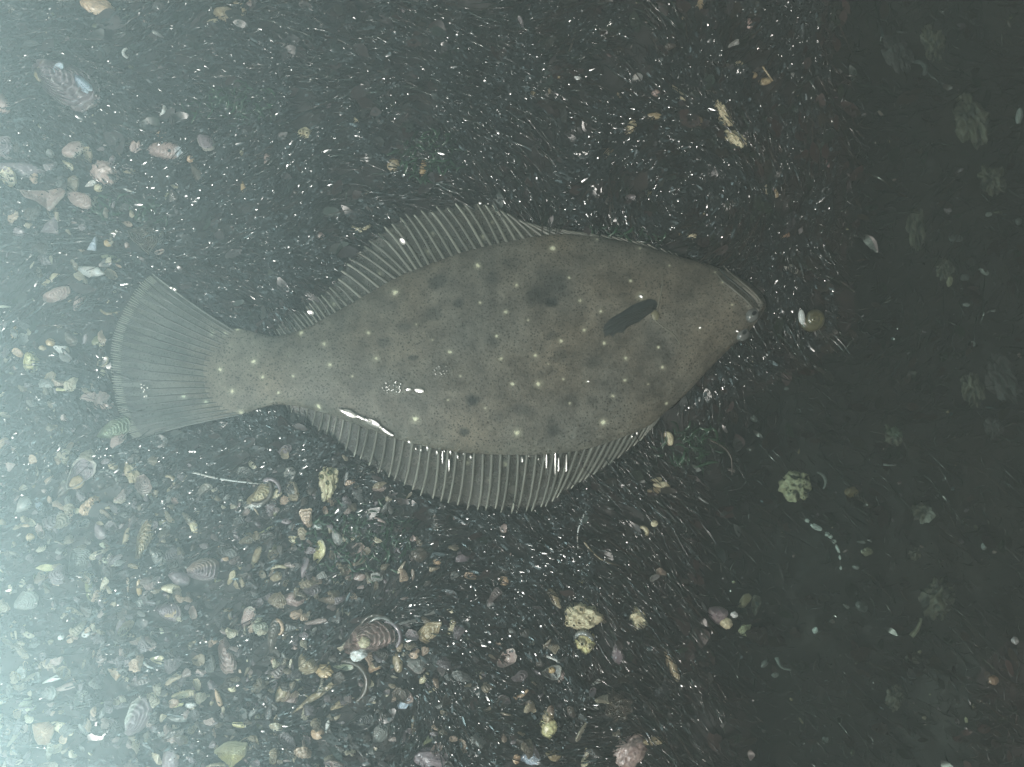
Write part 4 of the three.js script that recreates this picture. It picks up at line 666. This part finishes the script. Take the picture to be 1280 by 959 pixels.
item('stick', 876, 622, 24, 3, 42, 'grey', 'short pale stem in the dark weed below the head', { lift: 0.004 });
item('stick', 901, 572, 52, 2.4, 58, 'brown', 'bent reddish stem at the edge of the pool below the head', { lift: 0.004, bow: -0.2 });
item('stick', 1112, 581, 15, 3, 2, 'white', 'short white stick floating under the squarish grey stone', { lift: 0.012 });
item('stick', 1126, 40, 14, 3, 2, 'grey', 'short grey stick in the top of the pool', { lift: 0.012 });
item('arc', 1026, 599, 24, 4, 62, 'grey', 'thin grey curved rim right of the round holed stone', { turn: 0.9, lift: 0.004 });
// snail
{
  const px = 1016, py = 398, root = thing('sea_snail', settle(px, py, 0.004), 'round olive sea snail with a white patch by the water right of the snout', 'snail', undefined), pos = [], col = [], idx = [], n = 130, m = 18, R = 17 * MM * 0.66;
  for (let i = 0; i <= n; i++) { const a = i / n * 5.2 * Math.PI, s = Math.exp(-(1 - i / n) * 1.9), cr = R * s * 0.92, tr = R * s * 0.86; for (let k = 0; k < m; k++) { const w = k / m * Math.PI * 2, rr = cr + tr * Math.cos(w); pos.push(rr * Math.cos(a), R * 1.1 * (1 - s) + tr * 0.8 * Math.sin(w), rr * Math.sin(a)); const f = fbm(a * 3, w * 2, 61, 3), band = 0.5 + 0.5 * Math.sin(w * 5); col.push(...mixc(mixc([0.10, 0.085, 0.036], [0.032, 0.028, 0.017], Math.min(1, f * 1.1)), [0.26, 0.23, 0.10], Math.max(0, f - 0.62) * 3 + 0.12 * band)); } }
  for (let i = 0; i < n; i++) for (let k = 0; k < m; k++) { const p = i * m + k, q = i * m + (k + 1) % m; idx.push(p, p + m, q, q, p + m, q + m); }
  mesh('shell', geom(pos, idx, { color: col }), glossy, root);
  const w = new THREE.SphereGeometry(1, 16, 10); w.scale(0.0021, 0.0013, 0.0048); const wm = mesh('white_patch', w, std({ color: rgb(0.55, 0.56, 0.54), roughness: 0.35 }), root); wm.position.set(-0.0062, 0.0042, -0.0046); wm.rotation.y = -0.35;
  const f = new THREE.SphereGeometry(1, 14, 10); f.scale(0.0028, 0.001, 0.004); mesh('foot', f, std({ color: rgb(0.12, 0.11, 0.1), roughness: 0.3 }), root).position.set(-0.001, -0.0012, 0.0105);
  taken.push([px, py, 19, 19, 0]); root.rotation.set(0.1, 0.5, 0.1);
}
// ---------------------------------------------------------------- weed, grit and drops: what nobody could count
const isTaken = (px, py, grow = 1) => taken.some(([x, y, a, b, t]) => { const dx = px - x, dy = py - y; if (dx * dx + dy * dy > (a + b) * (a + b) * 1.3) return false; const u = (dx * Math.cos(t) + dy * Math.sin(t)) / (a * grow), v = (-dx * Math.sin(t) + dy * Math.cos(t)) / (b * grow); return u * u + v * v < 1; });
function flow(px, py) {           // lie of the weed, an angle in the photo
  let a = 6.3 * (fbm(px / 240, py / 240, 301, 3) - 0.5) + 0.9;
  const d = Math.hypot(px - 850, py - 255), k = sstep(190, 90, d); a = lerp(a, Math.atan2(py - 255, px - 850) + Math.PI / 2, k);
  if (px > 740 && py > 540) a = lerp(a, 0.75 + 0.5 * (fbm(px / 90, py / 90, 302, 2) - 0.5), sstep(740, 820, px) * sstep(540, 600, py));
  if (px < 470 && py > 540) a = lerp(a, -1.0, 0.6);
  return a;
}
function density(px, py) {
  const d = shore(px, py); let k = lerp(1, 0.30, sstep(-4, 16, d));
  if (px > 740 && py > 535) k *= lerp(1, 0.75, sstep(740, 820, px));
  k *= lerp(1, 0.22, sstep(560, 430, px) * sstep(560, 660, py)); k *= lerp(1, 0.5, sstep(240, 130, px));
  if (px > 1130 && py > 780) k = Math.max(k, 0.35 * sstep(780, 850, py));
  return k * sstep(0.30, 0.56, fbm(px / 38, py / 38, 303, 3) + 0.08);
}
const edgePx = [-340, 1620, -340, 1300];
function ribbon(n, arch, twist, side) {          // unit-length blade, three vertices across
  const pos = [], idx = [];
  for (let i = 0; i <= n; i++) { const t = i / n, w = 0.5 * (0.25 + 0.75 * Math.pow(Math.sin(Math.PI * (0.08 + 0.86 * t)), 0.6)), y = arch * Math.sin(Math.PI * t) + 0.04 * Math.sin(t * 9 + twist), z = side * Math.sin(t * 2.6), q = twist * (t - 0.5); for (const k of [-1, 0, 1]) pos.push(t - 0.5, y + (k ? -0.02 : 0.012) + k * w * 0.075 * Math.sin(q), z + k * w * 0.075 * Math.cos(q)); }
  for (let i = 0; i < n; i++) for (let k = 0; k < 2; k++) { const p = i * 3 + k; idx.push(p, p + 1, p + 3, p + 1, p + 4, p + 3); }
  return geom(pos, idx);
}
const weedGloss = new THREE.MeshPhysicalMaterial({ color: 0xffffff, roughness: 0.24, ior: 1.42, side: THREE.DoubleSide });
const strandGloss = new THREE.MeshPhysicalMaterial({ color: 0xffffff, roughness: 0.20, ior: 1.65, side: THREE.DoubleSide });
function scatter(name, geometry, material, count, seed, place, label, category) {
  const r = rng(seed), im = new THREE.InstancedMesh(geometry, material, count), m = new THREE.Matrix4(), q = new THREE.Quaternion(), e = new THREE.Euler(), s = new THREE.Vector3(), c = new THREE.Color(); let n = 0;
  for (let tries = 0; n < count && tries < count * 30; tries++) {
    const px = lerp(edgePx[0], edgePx[1], r()), py = lerp(edgePx[2], edgePx[3], r()), o = place(px, py, r); if (!o) continue;
    e.set(o.roll || 0, -(o.a || 0), o.pitch || 0, 'YZX'); q.setFromEuler(e); const g = P(px, py, 0); const y = groundAt(g.x, g.z) + o.y; m.compose(new THREE.Vector3(g.x, y, g.z), q, s.set(...o.s)); im.setMatrixAt(n, m); c.setRGB(...o.c); im.setColorAt(n, c); n++;
  }
  im.count = n; im.name = numbered(name); im.castShadow = im.receiveShadow = true; scene.add(im); return tag(im, label, category, null, 'stuff');
}
const free = (px, py, r, grow = 1.02, leak = 0.06) => !(isTaken(px, py, grow) && r() > leak) && !(inPoly(px, py, bodyPoly));
const underFish = (px, py) => inPoly(px, py, fishOutline);
const tones = [[0.011, 0.013, 0.009], [0.020, 0.012, 0.009], [0.008, 0.013, 0.011], [0.030, 0.018, 0.012], [0.013, 0.017, 0.009]];
for (let v = 0; v < 4; v++) scatter('seaweed_turf', ribbon(6, 0.10 + 0.06 * v, v * 1.4 - 1.5, 0.12 - 0.09 * v), weedGloss, 22500, 500 + v, (px, py, r) => {
  if (r() > density(px, py) || !free(px, py, r)) return; const under = underFish(px, py), L = (0.005 + 0.008 * r() * r()) * (under ? 0.7 : 1), t = tones[Math.floor(r() * 5)], k = 0.6 + 0.7 * r();
  return { a: flow(px, py) + (r() - 0.5) * 2.4, roll: (r() - 0.5) * 1.6, pitch: (r() - 0.5) * (under ? 0.2 : 0.6), y: under ? 0.0004 : 0.0006 + 0.0030 * r(), s: [L, L * (under ? 0.4 : 0.9), L * 1.15], c: [t[0] * k, t[1] * k, t[2] * k] };
}, 'dark wet turf of short seaweed fronds covering the shore', 'seaweed');
for (let v = 0; v < 3; v++) scatter('seaweed_strand', ribbon(16, 0.04 + 0.03 * v, 3.5 - v * 2, 0.14 - 0.12 * v), strandGloss, 4800, 540 + v, (px, py, r) => {
  const lower = px > 700 && py > 540 ? 1.8 : 1; if (r() > density(px, py) * 0.55 * lower * (shore(px, py) > 0 ? 0.22 : 1) || !free(px, py, r, 1.0, 0.15) || underFish(px, py)) return; const L = 0.016 + 0.022 * r(), t = tones[Math.floor(r() * 5)], k = 0.9 + 0.9 * r();
  return { a: flow(px, py) + (r() - 0.5) * 0.6, roll: (r() - 0.5) * 1.0, pitch: (r() - 0.5) * 0.1, y: 0.0022 + 0.0022 * r(), s: [L, L * 0.7, 0.0062 + 0.004 * r()], c: [t[0] * k, t[1] * k, t[2] * k] };
}, 'long thin strands of dark weed combed over the turf', 'seaweed');
for (let v = 0; v < 3; v++) scatter('seaweed_lobe', leaf(1, 0.55, 0.12, [[1, 1, 1], [0.55, 0.5, 0.5]], 9100 + v), new THREE.MeshPhysicalMaterial({ vertexColors: true, roughness: 0.26, side: THREE.DoubleSide }), 1200, 550 + v, (px, py, r) => {
  if (r() > density(px, py) * 0.9 * sstep(0.38, 0.6, fbm(px / 55, py / 55, 551, 2)) + 0.01 || !free(px, py, r, 1.05, 0.05) || underFish(px, py)) return; const L = 0.006 + 0.012 * r() * r(), t = [[0.040, 0.022, 0.018], [0.030, 0.024, 0.016], [0.022, 0.030, 0.018], [0.050, 0.030, 0.026]][Math.floor(r() * 4)], k = 0.5 + 0.8 * r();
  return { a: flow(px, py) + (r() - 0.5) * 2, roll: (r() - 0.5) * 0.9, pitch: (r() - 0.5) * 0.5, y: 0.003 + 0.003 * r(), s: [L, L, L * (0.6 + 0.7 * r())], c: [t[0] * k, t[1] * k, t[2] * k] };
}, 'limp dark red and brown lobes of seaweed lying on the turf', 'seaweed');
const patches = [[450, 672, 66, 46], [535, 200, 44, 30], [150, 262, 50, 14], [300, 135, 60, 22], [860, 560, 40, 26], [770, 300, 60, 14], [190, 268, 30, 14]];
scatter('green_algae', ribbon(5, 0.2, 1.2, 0.1), weedGloss, 5000, 560, (px, py, r) => {
  const d = Math.min(...patches.map(([x, y, a, b]) => Math.hypot((px - x) / a, (py - y) / b))); if (d > 1.15 || r() > 1.3 - d || !free(px, py, r) || underFish(px, py)) return; const L = 0.004 + 0.006 * r(), k = 0.5 + 0.9 * r();
  return { a: r() * 6.3, roll: (r() - 0.5) * 1.3, pitch: (r() - 0.5) * 0.6, y: 0.003 + 0.003 * r(), s: [L, L, L * 2.2], c: [0.022 * k, 0.050 * k, 0.024 * k] };
}, 'bright green patches of soft algae among the dark weed', 'algae');
const chip = valve(1, 0.7, 0.16, [[1, 1, 1], [0.62, 0.58, 0.55]], 9001, { flat: 1, th: 0.08, um: 0.1, irr: 0.25, ramp: 0.03, speck: 0 });
{ // thinner copy of the chip for the grit, 12 segments
  const R = 3, S = 11, pos = [], col = [], idx = [], r = rng(4); const o = [...Array(S)].map((_, k) => { const w = k / S * 6.283, n = 0.7 + 0.6 * r(); return [0.5 * Math.cos(w) * n, 0.36 * Math.sin(w) * n]; });
  for (const under of [0, 1]) for (let i = 0; i <= R; i++) for (let k = 0; k < S; k++) { const t = Math.max(0.02, i / R); pos.push(o[k][0] * t, under ? -0.05 : 0.2 * (1 - t * t) + 0.03 * r(), o[k][1] * t); const c = 0.65 + 0.35 * r(); col.push(c, c, c); }
  const N = (R + 1) * S; for (const b of [0, N]) for (let i = 0; i < R; i++) for (let k = 0; k < S; k++) { const p = b + i * S + k, q = b + i * S + (k + 1) % S; b ? idx.push(p, p + S, q, q, p + S, q + S) : idx.push(p, q, p + S, q, q + S, p + S); }
  for (let k = 0; k < S; k++) { const p = R * S + k, q = R * S + (k + 1) % S; idx.push(p, q, N + p, q, N + q, N + p); }
  const g = geom(pos, idx, { color: col });
  const pal = ['pink', 'mauve', 'cream', 'tan', 'grey', 'brown', 'mauve', 'brown', 'olive'];
  scatter('shell_grit', g, wet, 6300, 600, (px, py, r) => {
    const ll = sstep(640, 380, px) * sstep(520, 620, py) + sstep(260, 120, px) * 0.6, d = 0.07 + Math.min(0.95, ll); if (shore(px, py) > 0 ? r() > 0.08 : r() > d) return; if (isTaken(px, py, 1.0) || underFish(px, py)) return; const L = (2.2 + 9 * Math.pow(r(), 2.2)) * MM, p = C[pal[Math.floor(r() * 9)]], k = 0.55 + 0.5 * r(), t = r();
    const c = mixc(p[0], p[1], t); return { a: r() * 6.3, roll: (r() - 0.5) * 1.2, pitch: (r() - 0.5) * 1.2, y: 0.0012 + 0.0022 * r(), s: [L, L, L * (0.5 + 0.8 * r())], c: [c[0] * k, c[1] * k, c[2] * k] };
  }, 'crushed shell grit and small chips between the larger shells', 'shell grit');
}
for (let v = 0; v < 5; v++) { // the bed of larger broken shells that no one could count, thickest at the lower left
  const g = valve(1, [0.75, 0.55, 0.7, 0.4, 0.85][v], [0.26, 0.2, 0.22, 0.14, 0.34][v], [[1, 1, 1], [0.45, 0.40, 0.40]], 9200 + v, { th: 0.05, irr: 0.42, cup: v === 2, flat: v === 3, rim: v === 2 ? 0.5 : 0.2, rimc: [1.2, 1.15, 1.05], rings: 4 + v, ramp: 0.16, lump: 0.22, wave: v === 4 ? 0.06 : 0, speck: 1.2, um: 0.5 });
  const hues = ['pink', 'mauve', 'cream', 'tan', 'grey', 'mauve', 'brown', 'peach', 'brown', 'slate', 'tan'];
  scatter('shell_bed', g, v % 2 ? glossy : wet, 780, 640 + v, (px, py, r) => {
    const k = Math.max(sstep(620, 380, px) * sstep(540, 640, py), 0.55 * sstep(260, 120, px) * sstep(130, 250, py), 0.35 * sstep(860, 640, px) * sstep(720, 820, py), 0.010); if (r() > k * sstep(0.30, 0.5, fbm(px / 60, py / 60, 641, 2) + 0.1) || shore(px, py) > 0) return; if (isTaken(px, py, 1.0) || underFish(px, py)) return;
    const L = (9 + 19 * r() * r()) * MM, p = C[hues[Math.floor(r() * 11)]], q = 0.75 + 0.8 * r(), c = mixc(p[0], p[1], r() * 0.8);
    return { a: r() * 6.3, roll: (r() - 0.5) * 1.5, pitch: (r() - 0.5) * 1.1, y: 0.0036 + 0.0036 * r(), s: [L, L, L * (0.7 + 0.5 * r())], c: c.map(v => Math.min(0.75, lerp(v, (c[0] + c[1] + c[2]) / 3, 0.3) * q)) };
  }, 'dense bed of broken shells, thickest at the lower left', 'shell bed');
}
{ // films and beads of water on the weed: low clear domes that catch the sun
  const g = new THREE.SphereGeometry(1, 12, 4, 0, Math.PI * 2, 0, 0.12); g.translate(0, -0.9928, 0); g.scale(8.353, 8.353, 8.353);       // a cap of unit radius
  const film = new THREE.MeshPhysicalMaterial({ color: 0xffffff, roughness: 0.18, ior: 1.75, side: THREE.DoubleSide }), gauss = r => (r() + r() + r() - 1.5) * 0.64;
  scatter('water_bead', g, film, 360000, 620, (px, py, r) => {
    let d = density(px, py) * (0.05 + 0.95 * sstep(0.42, 0.64, fbm(px / 24, py / 24, 611, 3))) * (0.25 + 0.75 * sstep(0.35, 0.6, fbm(px / 110, py / 110, 612, 2))); if (px > 740 && py > 535) d *= 0.10; d *= lerp(1, 2.0, sstep(660, 760, px) * sstep(420, 300, py)); if (px < 640 && py > 540) d = Math.max(d * 0.8, 0.16 * sstep(0.42, 0.62, fbm(px / 26, py / 26, 613, 3))); if (px < 330) d = Math.max(0.16 * sstep(0.42, 0.62, fbm(px / 26, py / 26, 613, 3)), d); if (shore(px, py) > 2) d = py < 760 ? 0.004 : Math.min(d, 0.05);
    if (r() > d || !free(px, py, r, 0.95, 0.05) || underFish(px, py)) return; const s = (0.15 + 0.38 * r() * r() + 0.75 * Math.pow(r(), 10)) * 0.001, e = r() < 0.35 ? 1.4 + 3 * r() : 1 + 0.4 * r();
    return { a: flow(px, py) + (r() - 0.5), roll: gauss(r), pitch: gauss(r), y: 0.0046 + 0.0030 * r(), s: [s * e, s, s], c: [0.012, 0.0135, 0.012] };
  }, 'beads and films of water glinting on the wet weed', 'water beads');
}
// ---------------------------------------------------------------- the lamp whose beam glows in the haze, standing on the shore just outside the picture
{
  const at = new THREE.Vector3(-0.1478, 0.0125, 0.8745), t = thing('hand_torch', at, 'black hand torch propped on the shore with its beam angled up', 'torch');
  const lathe = (pts, m, n) => mesh(n, new THREE.LatheGeometry(pts.map(([x, y]) => new THREE.Vector2(x, y)), 32), m, t);
  const aim = new THREE.Vector3(-0.238, 0.490, -0.8467).normalize(); t.quaternion.setFromUnitVectors(new THREE.Vector3(0, 1, 0), aim); const black = std({ color: rgb(0.03, 0.03, 0.032), roughness: 0.4 });
  lathe([[0, 0], [0.012, 0], [0.013, 0.002], [0.013, 0.055], [0.012, 0.058]], black, 'body');
  lathe([[0.012, 0.058], [0.018, 0.068], [0.018, 0.084], [0.0165, 0.085], [0.0160, 0.082]], black, 'head');
  const lens = new THREE.CylinderGeometry(0.0158, 0.0158, 0.002, 32); lens.translate(0, 0.0805, 0);
  mesh('lens', lens, std({ color: rgb(0.8, 0.9, 0.95), emissive: rgb(0.75, 0.95, 1), emissiveIntensity: 3 }), t);
  const lamp = new THREE.SpotLight(new THREE.Color(0.79, 0.96, 1.0), 84, 0, 0.47, 1, 2); lamp.castShadow = true; lamp.shadow.radius = 1;
  lamp.position.copy(at).addScaledVector(aim, 0.088); lamp.target.position.copy(lamp.position).add(aim); scene.add(lamp, lamp.target);
}
renderer.render(scene, camera);
